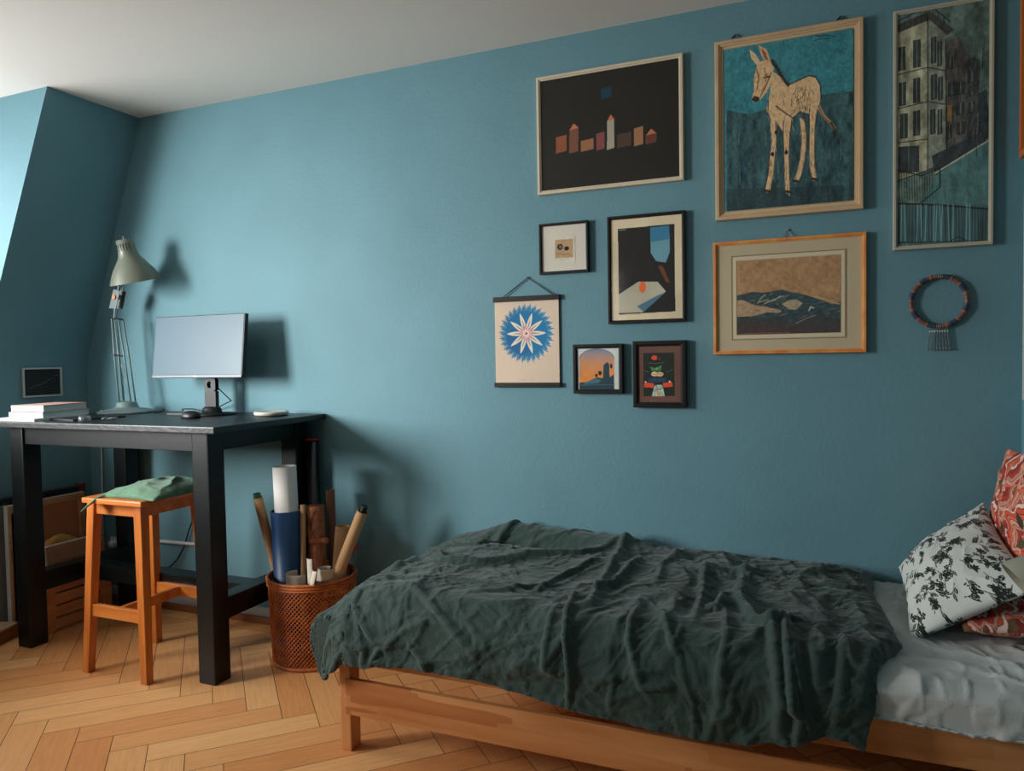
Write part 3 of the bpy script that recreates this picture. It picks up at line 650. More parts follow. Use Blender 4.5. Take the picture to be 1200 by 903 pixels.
# darker lamella blocks glued in the rails
nt = MB.node_tree; N = nt.nodes; Lk = nt.links; b = N['Principled BSDF']
old = b.inputs['Base Color'].links[0].from_socket
tc = N.new('ShaderNodeTexCoord'); mp = N.new('ShaderNodeMapping'); mp.inputs['Scale'].default_value = (1.9, 1, 24); mp.inputs['Location'].default_value = (.33, .2, .4); Lk.new(tc.outputs['Object'], mp.inputs['Vector'])
vo = N.new('ShaderNodeTexVoronoi'); vo.distance = 'CHEBYCHEV'; vo.inputs['Scale'].default_value = 1.0; vo.inputs['Randomness'].default_value = .7; Lk.new(mp.outputs['Vector'], vo.inputs['Vector'])
rr = N.new('ShaderNodeValToRGB'); rr.color_ramp.interpolation = 'CONSTANT'
rr.color_ramp.elements[0].color = (1, 1, 1, 1); rr.color_ramp.elements[1].position = .72; rr.color_ramp.elements[1].color = (.76, .60, .50, 1)
e_ = rr.color_ramp.elements.new(.45); e_.color = (.93, .86, .8, 1)
Lk.new(vo.outputs['Color'], rr.inputs['Fac']); mx = N.new('ShaderNodeMixRGB'); mx.blend_type = 'MULTIPLY'; mx.inputs[0].default_value = 1; Lk.new(old, mx.inputs[1]); Lk.new(rr.outputs[0], mx.inputs[2]); Lk.new(mx.outputs[0], b.inputs['Base Color'])
BX0, BX1, BY0, BY1 = -1.462, .592, -.872, -.012
bed = thing('bed_frame', 'low pine bed frame with side rails along the blue wall', 'bed', ((BX0+BX1)/2, (BY0+BY1)/2, 0))
for x0 in (BX0, BX1-.042):
    for y0 in (BY0+.018, BY1-.042):
        bm = B(); box(bm, x0, x0+.042, y0-.014 if y0 < -.5 else y0, y0+.042, 0, .33, .006); obj('leg', bm, MBZ, bed)
        
for y0 in (BY0, BY1-.02):
    bm = B(); box(bm, BX0+.024, BX1-.012, y0, y0+.02, .125, .243, .004); obj('side_rail', bm, MB, bed)
    ya = y0+.03 if y0 == BY0 else y0-.012
    bm = B(); box(bm, BX0+.042, BX1-.042, ya, ya+.022, .282, .386, .004); obj('upper_rail', bm, MB, bed)
for x0 in (BX0+.01, BX1-.032):
    bm = B(); box(bm, x0, x0+.022, BY0+.062, BY1-.045, .245, .32, .004); obj('end_board', bm, mat('end_pine', (214, 150, 96), .45, var=.15, vscale=12), bed)
for i in range(14):
    x0 = BX0+.09+i*.142; bm = B(); box(bm, x0, x0+.07, BY0+.055, BY1-.037, .300, .316, .002); obj('slat', bm, MBZ, bed)
# mattress and fitted sheet
MX0, MX1, MY0, MY1, MZ0, MZ1 = -1.405, .572, -.815, -.050, .318, .46
bm = B(); box(bm, MX0, MX1, MY0, MY1, MZ0, MZ1, .035); tag(obj('mattress', bm, mat('mattress_ticking', (196, 192, 182), .85), smooth=False), 'mattress lying in the pine bed frame under the sheet', 'mattress')
# rumpled sheet: follows the mattress top, rolls over the front edge
nx, ny = 420, 170
s, t = np.meshgrid(np.linspace(0, 1, nx), np.linspace(0, 1, ny), indexing='ij')
sx_ = -1.425+s*(.588+1.425); q = t*1.02          # arc length from the wall side to the hem
yw, yf = -.022, -.868; top_len = abs(yf-yw)-.045; r = .045
a = np.clip((q-top_len)/r, 0, PI/2); dn = np.clip(q-top_len-r*PI/2, 0, None)
Y = np.where(q < top_len, yw-q, yw-top_len-r*np.sin(a)); Z = .478-(r*(1-np.cos(a)))-dn
Y = Y-dn*.05
P = np.stack([sx_, Y, Z], -1); nn = normals(P); nn = nn*np.sign(nn[..., 2:3]+1e-3+(-nn[..., 1:2]))
U_ = sx_*1.0; V_ = q
wx = U_+.15*fbm(U_*3, V_*3, 11); wv = V_+.15*fbm(U_*3, V_*3, 12)
d1 = ridge((wx*.8+wv*.6)*9, (wx*.6-wv*.8)*3, 13, 2.5); d2 = ridge((wx*.5-wv*.9)*14, (wx*.9+wv*.5)*4.5, 14, 3)
w = .013*(d1-.2)+.010*(d2-.15)+.005*(ridge(wx*30, wv*16, 15, 2)-.3)
w = w*(.15+.85*np.clip((sx_-.02)/.12, 0, 1))
P = P+nn*w[..., None]; P[..., 2] = np.maximum(P[..., 2], np.where(Y > -.83, .463, 0))
# hem settles on the rail
P[..., 1] = np.where(q > top_len+r, np.minimum(P[..., 1], yf-.004), P[..., 1])
P[..., 2] = np.maximum(P[..., 2], .388+.004*np.sin(sx_*14))
bm = B(); sheet(bm, P, .003)
MSH = mat('grey_white_linen', (206, 210, 207), .85, var=.06, vscale=4, bump=.3, bscale=220, sheen=.15)
tag(obj('fitted_sheet', bm, MSH, smooth=True), 'rumpled pale grey sheet stretched over the mattress', 'sheet')
# ================================================================== DUVET
ns, nt_ = 400, 330
xe, ye_ = -1.405, .765          # drape starts beyond these
s, t = np.meshgrid(np.linspace(0, 1, ns), np.linspace(0, 1, nt_), indexing='ij')
def rdp(px, py, z=.52):
    q = onZ(px, py, z)
    if q[1] > -.765: return q[0], -q[1]
    dd = onZ(px, py, .46); 
    if dd[1] > -.875: return dd[0], -dd[1]+.02
    q = onY(px, py, -.905); return q[0], .765+.2045+max(0, .515-.1245-q[2])
hx = [-1.6, -1.45, -1.382, -1.3, -1.096, -.926, -.714, -.517, -.334, -.205, -.06, .03, .09]
hz_ = [.27, .29, .318, .306, .326, .318, .304, .286, .279, .278, .280, .292, .33]
EDGE = []  # right hand edge as a function of b
rb = [0, .02, .27, .50, .68, .80, .93, 1.02, 1.09, 1.14]
rx = [.10, .165, .150, .18, .195, .140, .12, .10, .05, .0]
bmax = .02+np.interp(np.linspace(-1.7, .2, 100), hx, hz_)
lenL = .255
A0 = xe-lenL
# length across: from wall to hem
def hemlen(a): 
    z = np.interp(a, hx, hz_); return .765+.2045+(.515-.1245-z)/.994
b_ = .015+t*0
aT = A0+s*(.175-A0)
bb = .012+t*(hemlen(np.maximum(aT, -1.6))-.012)
ra = np.interp(bb, rb, rx)
# lower right corner rounds off, right edge wanders
aa = A0+s*(ra-A0)+(.012*(fbm(bb*9, bb*0, 31)-.5)*2)*s**6
bb = bb-.02*(vnoise(aa*7, aa*0+3, 9)-.5)*(t**8)
da = np.clip(xe-aa, 0, None); db = np.clip(bb-ye_, 0, None); D = np.hypot(da, db)+1e-9
r = .14; D2 = np.where((da > 0) & (db > 0), np.minimum(D*.93, .33), D)
an = np.clip(D2/r, 0, PI/2*.93); rest = np.clip(D2-r*PI/2*.93, 0, None)
out = r*np.sin(an)+rest*np.cos(PI/2*.93); dwn = r*(1-np.cos(an))+rest*np.sin(PI/2*.93)
X = np.where(da > 0, xe, aa)-da/D*out; Yd = -(np.where(db > 0, ye_, bb)+db/D*out)
base = .525+.0*X
G = lambda x0, y0, sx1, sy1, h, ang=0: h*np.exp(-(((aa-x0)*np.cos(ang)+(bb-y0)*np.sin(ang))/sx1)**2-((-(aa-x0)*np.sin(ang)+(bb-y0)*np.cos(ang))/sy1)**2)
base = base+G(-1.15, .08, .22, .07, .060)+G(-.80, .10, .25, .10, .052)+G(-1.0, .32, .35, .10, .028, .1)+G(-.3, .25, .6, .2, .022)+G(-1.25, .6, .2, .2, .012)
base = base-G(-1.02, .19, .24, .035, .028)
base = base-.030*np.clip((-1.25-aa)/.2, 0, 1)**1.5-.012*np.clip((aa+.1)/.3, 0, 1)
edge_thin = np.clip((ra-aa)/.05, 0, 1)
wallthin = np.clip(bb/.05, 0, 1)
base = base-.022*(1-edge_thin)**2-.02*(1-wallthin)**2
zt_ = base
Zd = zt_-dwn
P = np.stack([X, Yd, Zd], -1)
nn = normals(P); nn = -nn if nn[ns//2, nt_//3, 2] < 0 else nn
# folds: broad noise ridges whose grain turns along the bed
u, v = aa, bb
wu = u+.10*(fbm(u*3.2, v*3.2, 41)-.5)*2; wv = v+.10*(fbm(u*3.2, v*3.2, 42)-.5)*2
def dirridge(th, fa, fl, sd, p=2.2): c, s_ = np.cos(th), np.sin(th); return ridge((wu*c+wv*s_)*fa, (-wu*s_+wv*c)*fl, sd, p)
kR = 1/(1+np.exp(-(u+.55)*9)); kL = 1-kR
down = np.clip((v-.55)/.3, 0, 1)
w = .020*(dirridge(.25, 9, 2.6, 51)-.3)*kR+.016*(dirridge(1.05, 9, 3.0, 52)-.3)*kL
w = w+.011*(dirridge(-.35, 15, 4.2, 53)-.3)*(.6+.4*kR)+.009*(dirridge(1.45, 15, 4.5, 54)-.3)*(1-.5*down)
w = w+.0070*(dirridge(.6, 24, 7, 55, 4)-.15)+.006*(dirridge(1.3, 20, 5, 59, 4)-.15)+.005*(dirridge(-.9, 30, 10, 56, 2)-.3)+.0034*(ridge(wu*60, wv*42, 57, 2)-.3)
w = .62*w*(.45+.95*fbm(u*2.2+3, v*2.2, 58)/.47*.8)
def fold(pts, amp, wid, asym=.45):
    global w
    q = [rdp(*p) for p in pts]; best = np.full(u.shape, 9.); side = np.zeros(u.shape); tt = np.zeros(u.shape); nseg = len(q)-1
    for i, ((xa, ya_), (xb, yb_)) in enumerate(zip(q, q[1:])):
        dx, dy = xb-xa, yb_-ya_; L2 = dx*dx+dy*dy+1e-9
        k = np.clip(((u-xa)*dx+(v-ya_)*dy)/L2, 0, 1); d = np.hypot(u-xa-k*dx, v-ya_-k*dy)
        m = d < best; best = np.where(m, d, best); side = np.where(m, np.sign((u-xa)*dy-(v-ya_)*dx), side); tt = np.where(m, (i+k)/nseg, tt)
    wd = np.where(side > 0, wid, wid*asym)
    w = w+1.25*amp*np.exp(-(best/wd)**1.5)*np.sin(PI*np.clip(tt*.92+.05, 0, 1))**.5
FOLDS = [([(735, 645), (722, 665), (705, 690), (690, 715), (672, 738)], .022, .022), ([(672, 700), (668, 740), (669, 790), (668, 832)], .016, .010),
 ([(655, 735), (640, 755), (652, 770), (630, 790)], .010, .012), ([(800, 655), (775, 675), (768, 692)], .014, .02), ([(826, 672), (822, 705), (812, 732)], .018, .018),
 ([(848, 700), (838, 720), (832, 738)], .018, .016), ([(872, 680), (866, 706), (885, 735), (905, 765), (915, 800), (912, 860)], .024, .026),
 ([(905, 742), (918, 760), (930, 800), (938, 840), (934, 870)], .024, .017), ([(905, 742), (925, 733), (940, 735)], .014, .014), ([(928, 745), (932, 790), (945, 830), (950, 868)], .012, .012),
 ([(1000, 712), (1018, 738), (1010, 760)], .012, .014), ([(960, 695), (990, 700), (1022, 692)], .012, .012), ([(940, 672), (965, 680), (1000, 676)], .010, .012),
 ([(745, 720), (738, 760), (752, 805)], .013, .012), ([(752, 808), (788, 800)], .012, .009), ([(775, 742), (790, 770), (800, 760)], .010, .012),
 ([(500, 640), (520, 665), (560, 668), (620, 664), (680, 662), (730, 650)], .022, .030), ([(520, 645), (560, 650), (620, 632), (680, 624)], .016, .025), ([(415, 695), (450, 668), (500, 655)], .016, .022),
 ([(470, 690), (500, 720), (560, 760)], .010, .014), ([(560, 720), (600, 700), (660, 690)], .012, .016), ([(480, 740), (500, 780), (505, 790)], .010, .011), ([(590, 790), (640, 760), (690, 745)], .012, .03),
 ([(520, 700), (580, 712), (640, 708)], .010, .012), ([(700, 720), (720, 690), (750, 665)], .016, .018), ([(430, 700), (470, 700), (520, 690)], .009, .012), ([(850, 740), (852, 770), (840, 790)], .010, .012),
 ([(780, 700), (800, 710), (792, 735)], .012, .012), ([(690, 800), (720, 770), (715, 830)], .008, .010), ([(960, 740), (950, 780), (965, 840)], .010, .022), ([(420, 720), (440, 745), (470, 760)], .010, .012),
 ([(400, 720), (430, 760), (428, 782)], .010, .012), ([(448, 760), (440, 775), (470, 785)], .009, .008), ([(630, 700), (650, 685), (700, 668)], .012, .012), ([(990, 740), (985, 800), (975, 870)], .010, .02)]
for f_ in FOLDS: fold(*f_)
fade = np.clip(bb/.06, .15, 1)*np.clip((ra-aa)/.03, .3, 1)
w = w*fade
P = P+nn*w[..., None]
P[..., 1] = np.minimum(P[..., 1], -.012)
yy = np.clip(-P[..., 1]-.823, 0, .045); xx = np.clip(-P[..., 0]-1.43, 0, .045)
zmin = .497-(.045-np.sqrt(np.maximum(.045**2-yy**2, 0)))-(.045-np.sqrt(np.maximum(.045**2-xx**2, 0)))
on = (P[..., 1] > -.868) & (P[..., 0] > -1.475); P[..., 2] = np.where(on, np.maximum(P[..., 2], zmin), P[..., 2])
P[..., 1] = np.where(((P[..., 2] < .445) & (db > 0)), np.minimum(P[..., 1], -.889), P[..., 1])
P[..., 0] = np.where(da > .15, np.minimum(P[..., 0], -1.492), P[..., 0])
MDV = mat('dark_green_linen', (40, 66, 60), .82, var=.12, vscale=5, bump=.55, bscale=260, sheen=.25)
bm = B(); sheet(bm, P, .006)
tag(obj('duvet', bm, MDV, smooth=True), 'crumpled dark green linen duvet spread over the bed', 'duvet')
# folded corner peeking out to the right of the duvet
c = [onZ(u_, v_, .490) for u_, v_ in ((1022, 712), (1045, 750), (1040, 758), (1022, 775))]
# ================================================================== CUSHIONS
def cushion(name, Bc, Cc, Dc, Ac, th, paint, label, n=170, pinch=.05, seam=None, wr=.006, sd=0):
    Bc, Cc, Dc, Ac = [np.array(q, float) for q in (Bc, Cc, Dc, Ac)]
    s, t = np.meshgrid(np.linspace(0, 1, n), np.linspace(0, 1, n), indexing='ij')  # s: B->A side, t: B->C
    ps = (s-.5)*(1-pinch*2*np.sin(PI*t)**1.0*0-pinch*np.sin(PI*t))+.5; pt = (t-.5)*(1-pinch*np.sin(PI*s))+.5
    Q = (1-ps)[..., None]*((1-pt)[..., None]*Bc+pt[..., None]*Cc)+ps[..., None]*((1-pt)[..., None]*Ac+pt[..., None]*Dc)
    nrm = np.cross(Cc-Bc, Ac-Bc); nrm /= np.linalg.norm(nrm)
    if nrm[1]+nrm[0]*.6-nrm[2]*.5 > 0: nrm = -nrm
    h = (np.sin(PI*s)*np.sin(PI*t))**.55*th/2
    wn = wr*(ridge(s*7+t*3, t*6-s*2, 60+sd, 2)-.3)*np.clip(h/(th*.2), 0, 1)
    F1 = Q+nrm*(h+wn)[..., None]; F2 = Q-nrm*(h*.9)[..., None]
    bm = B(); V1 = [[bm.verts.new(F1[i, j]) for j in range(n)] for i in range(n)]
    V2 = [[V1[i][j] if i in (0, n-1) or j in (0, n-1) else bm.verts.new(F2[i, j]) for j in range(n)] for i in range(n)]
    for i in range(n-1):
        for j in range(n-1): bm.faces.new((V1[i][j], V1[i+1][j], V1[i+1][j+1], V1[i][j+1])); bm.faces.new((V2[i][j], V2[i][j+1], V2[i+1][j+1], V2[i+1][j]))
    col = paint(s, t); cols = [col.reshape(-1, 3)]
    inner = np.zeros((n, n), bool); inner[1:-1, 1:-1] = True
    cols.append(paint(s+.37, t+.21)[inner])
    o = obj(name, bm, MPC, smooth=True)
    at = o.data.color_attributes.new('paint', 'FLOAT_COLOR', 'POINT'); cc = np.concatenate(cols)
    # bmesh keeps creation order: V1 row by row, then inner V2 row by row
    at.data.foreach_set('color', np.concatenate([cc, np.ones((len(cc), 1))], 1).reshape(-1).astype(np.float32))
    return tag(o, label, 'cushion', 'cushions at the head of the bed')
def lc(c): return np.array(lin(c))
def leaves(s, t):
    rg = np.random.RandomState(5); im = np.ones(s.shape+(3,))*lc((216, 220, 214)); ink = lc((44, 50, 48)); M_ = np.zeros(s.shape)
    s = np.where(s > 1, s-1, s); t = np.where(t > 1, t-1, t)
    def leaf(x, y, a, l, w_, split=True):
        c_, s_ = math.cos(a), math.sin(a); X_ = ((s-x)*c_+(t-y)*s_)/l; Y_ = (-(s-x)*s_+(t-y)*c_)/w_
        m = (X_ > 0) & (X_ < 1) & (np.abs(Y_) < np.sin(PI*np.clip(X_, 0, 1))**.8)
        if split: m = m & ~((np.abs(Y_) < .10) & (X_ < .8))
        M_[m] = 1
    def stem(x, y, a, L_, bend):
        pts = []; 
        for i in range(20): pts.append((x, y, a)); x += math.cos(a)*L_/20; y += math.sin(a)*L_/20; a += bend/20
        for (x0, y0, _) in pts: M_[np.hypot(s-x0, t-y0) < .003] = 1
        for (x0, y0, _), (x1, y1, _) in zip(pts, pts[1:]): M_[np.hypot(s-(x0+x1)/2, t-(y0+y1)/2) < .003] = 1
        return pts
    for i in range(10):
        for j in range(10):
            x = (i+rg.uniform(.1, .9))/10; y = (j+rg.uniform(.1, .9))/10; a = rg.uniform(-1.6, 2.4); kind = rg.randint(4)
            pts = stem(x, y, a, rg.uniform(.07, .12), rg.uniform(-1.5, 1.5))
            for k in (5, 11, 17):
                p = pts[k]; leaf(p[0], p[1], p[2]+rg.choice([-1, 1])*rg.uniform(.5, 1.1), rg.uniform(.040, .066), rg.uniform(.010, .016))
            p = pts[-1]
            if kind < 2:
                for q_ in range(6): leaf(p[0], p[1], q_*PI/3+a, .030, .008, False)
            else:
                for q_ in range(6): an_ = rg.uniform(0, 6.3); rr_ = rg.uniform(.015, .04); M_[np.hypot(s-p[0]-rr_*math.cos(an_), t-p[1]-rr_*math.sin(an_)) < .007] = 1
    im = im*(1-M_[..., None])+ink*M_[..., None]
    return im
def roses(sd, pale):
    def f(s, t):
        rg = np.random.RandomState(sd); im = np.ones(s.shape+(3,))*lc((120, 96, 70)); 
        im = im*(.6+.8*fbm(s*9, t*9, sd)[..., None])
        pal = [lc(c) for c in ((226, 92, 62), (240, 168, 146), (196, 66, 52), (250, 214, 200), (232, 120, 92), (214, 150, 130), (160, 60, 50))]
        for k in range(34):
            x, y = rg.uniform(0, 1.4), rg.uniform(0, 1.3); R_ = rg.uniform(.18, .30)
            dx, dy = s-x, t-y; rr_ = np.hypot(dx, dy*1.1); th_ = np.arctan2(dy, dx)
            rw = rr_/R_*(1+.16*np.sin(th_*5+k)+.10*np.sin(th_*9+k*2)); band = rw*5.5+th_/PI*1.3+.8*fbm(s*8, t*8, k)
            idx = np.floor(band).astype(int); fr = band-idx
            m = rw < 1
            cc = np.stack(pal)[(idx*3+k) % len(pal)]
            cc = np.where((fr < .16)[..., None], lc((120, 48, 40)), cc)
            im = np.where(m[..., None], cc, im)
        for k in range(12):
            x, y, a = rg.uniform(0, 1.4), rg.uniform(0, 1.3), rg.uniform(0, 6.3); X_ = ((s-x)*math.cos(a)+(t-y)*math.sin(a))/.16; Y_ = (-(s-x)*math.sin(a)+(t-y)*math.cos(a))/.035
            m = (X_ > 0) & (X_ < 1) & (np.abs(Y_) < np.sin(PI*np.clip(X_, 0, 1)))
            im = np.where(m[..., None], lc(((96, 84, 60), (170, 150, 112), (70, 66, 52))[k % 3]), im)
        return np.clip(im*pale, 0, 1)
    return f
cushion('floral_cushion', onY(1053, 664, -.10), onY(1066, 752, -.56), onY(1222, 690, -.66), onY(1152, 588, -.10), .17, leaves, 'white cushion with black leaf print leaning at the head of the bed', n=300, pinch=.10, sd=1)
cushion('rose_cushion', (.50, -.07, .66), (.515, -.52, .66), (.560, -.52, 1.0), (.550, -.065, .965), .085, roses(3, 1.0), 'coral and cream rose print cushion upright in the corner by the right wall', n=220, sd=2)
cushion('rose_cushion', (.345, -.17, .533), (.352, -.60, .533), (.60, -.62, .56), (.59, -.17, .56), .12, roses(8, .85), 'coral rose print cushion lying flat underneath the leaf print cushion', n=220, sd=3)
# ================================================================== WALL LAMP AT THE RIGHT EDGE
MCS = mat('cream_lamp_enamel', (186, 184, 166), .35, spec=.5)
sc = Vector((.474, -.80, .755)); axd = Vector((.72, .10, .55)).normalized()
T = Matrix.Translation(sc-axd*.05)@Vector((0, 0, 1)).rotation_difference(axd).to_matrix().to_4x4()
wl = thing('reading_lamp', 'small cream metal reading lamp fixed to the right wall above the bed', 'lamp', (.59, -.78, .82))
bm = B(); pf = [(.062, 0), (.061, .012), (.055, .04), (.042, .066), (.022, .082), (0, .086)]
lathe(bm, pf, T, 32); lathe(bm, [(max(r_-.0015, 0), z_-.0012 if z_ else 0) for r_, z_ in pf], T, 32); obj('lamp_shade', bm, MCS, wl, smooth=True)
bm = B(); e1 = T@Vector((0, 0, .083)); tube(bm, [e1, e1+axd*.02, Vector((.585, -.785, .84))], .006, 8); obj('arm', bm, MCS, wl, smooth=True)
bm = B(); lathe(bm, [(0, 0), (.03, 0), (.028, .014), (0, .016)], Matrix.Translation((XR-.0005, -.785, .84))@Matrix.Rotation(-PI/2, 4, 'Y'), 24); obj('wall_plate', bm, MCS, wl, smooth=True)
# ================================================================== PICTURES ON THE BACK WALL
LW = np.array(lin(WALL))
def gain(obs): return float(np.mean(LW/np.array(lin(obs))))
def rect(pts, Y):
    q = [onY(a, b, Y) for a, b in pts]      # tl, tr, br, bl
    return (q[0][0]+q[3][0])/2, (q[1][0]+q[2][0])/2, (q[2][2]+q[3][2])/2, (q[0][2]+q[1][2])/2
def tint(c, gn): return tuple(255*(v*12.92 if v <= .0031308 else 1.055*v**(1/2.4)-.055) for v in [min(.85, q*gn) for q in lin(c)])
def framering(bm, x0, x1, z0, z1, fw, d, back=-.002, lip=.004):
    # four mitred mouldings with a small inner step
    for k in range(4):
        c = [(x0, z0), (x1, z0), (x1, z1), (x0, z1)]; ci = [(x0+fw, z0+fw), (x1-fw, z0+fw), (x1-fw, z1-fw), (x0+fw, z1-fw)]
        a, b_ = c[k], c[(k+1) % 4]; ai, bi = ci[k], ci[(k+1) % 4]
        mid = lambda p, q, t: (p[0]+(q[0]-p[0])*t, p[1]+(q[1]-p[1])*t)
        prof = [(0, back), (0, -d+.002), (.12, -d), (.62, -d), (.72, -d+lip), (1, -d+lip+.001), (1, back)]
        A = [bm.verts.new((mid(a, ai, t)[0], y, mid(a, ai, t)[1])) for t, y in prof]; Bq = [bm.verts.new((mid(b_, bi, t)[0], y, mid(b_, bi, t)[1])) for t, y in prof]
        for i in range(len(prof)): j = (i+1) % len(prof); bm.faces.new((A[i], Bq[i], Bq[j], A[j]))
        bm.faces.new(A); bm.faces.new(Bq[::-1])
def glassmat():
    m = bpy.data.materials.new('picture_glass'); m.use_nodes = True; nt = m.node_tree; N = nt.nodes; N.clear()
    o = N.new('ShaderNodeOutputMaterial'); mx = N.new('ShaderNodeMixShader'); mx.inputs[0].default_value = .035
    a = N.new('ShaderNodeBsdfTransparent'); g_ = N.new('ShaderNodeBsdfGlossy'); g_.inputs['Roughness'].default_value = .08
    nt.links.new(a.outputs[0], mx.inputs[1]); nt.links.new(g_.outputs[0], mx.inputs[2]); nt.links.new(mx.outputs[0], o.inputs[0]); return m
MGL = glassmat()
def picture(name, pts, fw, d, mf, label, cat='picture', matcol=None, matw=0, glass=True, grp='pictures on the blue wall', sidecol=None):
    x0, x1, z0, z1 = rect(pts, -d)
    t = thing(name, label, cat, ((x0+x1)/2, 0, z0), grp)
    bm = B(); framering(bm, x0, x1, z0, z1, fw, d); obj('frame', bm, mf, t)
    i = fw*.9
    bm = B(); box(bm, x0+i, x1-i, -.006, -.002, z0+i, z1-i); obj('backing', bm, MBK, t)
    ya = -d+.009 if d > .014 else -.008
    if matcol:
        bm = B(); box(bm, x0+i, x1-i, ya, ya+.001, z0+i, z1-i); obj('mat_board', bm, mat(name+'_mat', matcol, .8, var=.05, vscale=10), t)
    if glass:
        bm = B(); y_ = -d+.0065 if d > .014 else -.0095
        vs = [bm.verts.new((a, y_, b_)) for a, b_ in ((x0+i, z0+i), (x1-i, z0+i), (x1-i, z1-i), (x0+i, z1-i))]; bm.faces.new(vs); obj('glass_pane', bm, MGL, t, recalc=False)
    return t, (x0, x1, z0, z1), ya
def artrect(pts, Y): return rect(pts, Y)
# ---- 1 dark ships-sized print: plain stand-in shapes on black
gn = gain((70, 118, 134))
MF1 = mat('aged_white_frame', (222, 206, 178), .5, var=.1, vscale=10)
t, R_, ya = picture('framed_print', [(628, 92), (800, 60), (801, 210), (630, 229)], .016, .022, MF1, 'wide black print with a row of small warm coloured shapes, thin off-white frame', glass=False)
x0, x1, z0, z1 = R_; p = Paint(x0+.015, x1-.015, z0+.015, z1-.015, 300, (620, 50, 4.755), ya, gn); p.fill((33, 32, 29)); p.noise(5, .10)
for k_, (a, b_, w_, h_, c) in enumerate(((150, 520, 60, 90, (112, 66, 46)), (225, 480, 50, 130, (96, 62, 50)), (290, 540, 70, 60, (120, 84, 60)), (375, 500, 45, 95, (104, 60, 58)), (435, 430, 40, 160, (134, 126, 112)), (490, 505, 80, 75, (64, 50, 42)), (585, 470, 50, 100, (128, 92, 64)), (650, 510, 60, 50, (84, 50, 42)), (400, 250, 60, 60, (26, 50, 60)))):
    sk = -w_*.12
    p.poly([(a, b_+8), (a+w_, b_+sk), (a+w_, b_+h_+sk), (a, b_+h_+8)], c)
    if k_ % 3 == 1: p.poly([(a, b_+8), (a+w_*.5, b_-30), (a+w_, b_+sk)], (150, 92, 64))
p.build('artwork', ya-.001, MP, t)
# ---- 2 donkey painting
gn = gain((52, 94, 106))
MF2 = mat('cream_wood_frame', (218, 184, 144), .5, var=.15, vscale=12)
t, R_, ya = picture('framed_painting', [(837, 49), (1011, 19), (1013, 242), (839, 260)], .020, .028, MF2, 'large painting of a standing donkey on teal, in a cream wooden frame', glass=False)
x0, x1, z0, z1 = R_
bm = B(); framering(bm, x0+.018, x1-.018, z0+.018, z1-.018, .016, .018, lip=.003); obj('inner_slip', bm, mat('cream_slip', (216, 190, 150), .7), t)
ax0, ax1, az0, az1 = x0+.032, x1-.032, z0+.032, z1-.032
p = Paint(ax0, ax1, az0, az1, 300, (865, 40, 4.517), ya, gn); p.fill((36, 82, 88)); p.noise(40, .35, (1.5, 1), 3)
p.poly([(-60, 400), (60, 425), (150, 395), (330, 345), (450, 320), (620, 300), (640, 950), (-60, 960)], (34, 54, 56)); msk = p.inside([(-60, 400), (60, 425), (150, 395), (330, 345), (450, 320), (620, 300), (640, 950), (-60, 960)])
p.noise(60, .9, (1, .35), 4, msk); p.noise(200, .3, (1, .6), 14)
for k in range(90):
    a = random.uniform(-40, 560); b_ = random.uniform(440, 820); l_ = random.uniform(15, 90); p.line([(a, b_), (a+random.uniform(-8, 8), b_+l_)], .0013, random.choice([(70, 90, 92), (18, 30, 34), (26, 60, 78), (60, 74, 66), (14, 22, 26)]), .6)
p.poly([(-60, 820), (560, 800), (560, 960), (-60, 960)], (22, 32, 34), .6)
tan = (142, 118, 88); dk = (32, 28, 26); br = (104, 72, 52)
body = [(160, 350), (170, 300), (185, 200), (230, 230), (262, 270), (320, 245), (370, 222), (410, 232), (432, 270), (436, 340), (425, 400), (400, 470), (380, 470), (375, 420), (330, 410), (290, 445), (280, 500), (240, 520), (200, 460), (165, 450), (150, 400)]
p.poly(body, tan)
for leg in ([(165, 440), (205, 470), (200, 560), (195, 640), (185, 700), (186, 760), (170, 830), (138, 835), (150, 790), (165, 720), (168, 640), (180, 560)],
            [(240, 440), (285, 440), (275, 540), (268, 620), (266, 700), (270, 760), (275, 830), (248, 835), (250, 770), (244, 640), (238, 540)],
            [(325, 440), (352, 460), (358, 520), (360, 600), (345, 700), (325, 770), (296, 778), (318, 720), (335, 620), (340, 540)],
            [(376, 400), (418, 400), (405, 480), (403, 560), (405, 640), (402, 700), (412, 765), (392, 770), (380, 700), (376, 620), (378, 520)]): p.poly(leg, tan)
p.poly([(100, 160), (130, 140), (170, 150), (190, 180), (175, 260), (150, 310), (115, 350), (85, 362), (70, 345), (85, 300), (82, 240)], tan)
p.poly([(60, 80), (95, 110), (120, 155), (100, 165), (70, 130)], (150, 122, 92)); p.poly([(108, 58), (150, 80), (175, 150), (150, 160), (120, 110)], (138, 104, 78)); p.poly([(122, 75), (146, 96), (160, 140), (140, 130)], dk, .7)
p.poly([(70, 345), (85, 325), (112, 335), (112, 352), (88, 362)], dk)
p.line([(150, 215), (138, 232), (165, 225)], .004, dk); p.line([(95, 180), (110, 230), (100, 290)], .003, br); p.line([(175, 205), (150, 270), (118, 330)], .002, dk); p.line([(140, 180), (150, 260), (125, 300)], .003, br, .7)
p.line([(180, 140), (210, 190), (240, 240), (265, 270)], .006, dk); p.line([(265, 270), (320, 245), (375, 220), (410, 225), (435, 270), (440, 340)], .0025, dk)
p.line([(160, 350), (158, 420), (170, 450), (180, 560), (168, 640), (163, 720), (140, 830)], .002, dk); p.line([(200, 470), (198, 560), (196, 640), (187, 720), (172, 830)], .002, dk)
p.line([(240, 460), (238, 540), (244, 640), (250, 770), (248, 835)], .002, dk); p.line([(285, 440), (275, 540), (268, 640), (275, 830)], .002, dk)
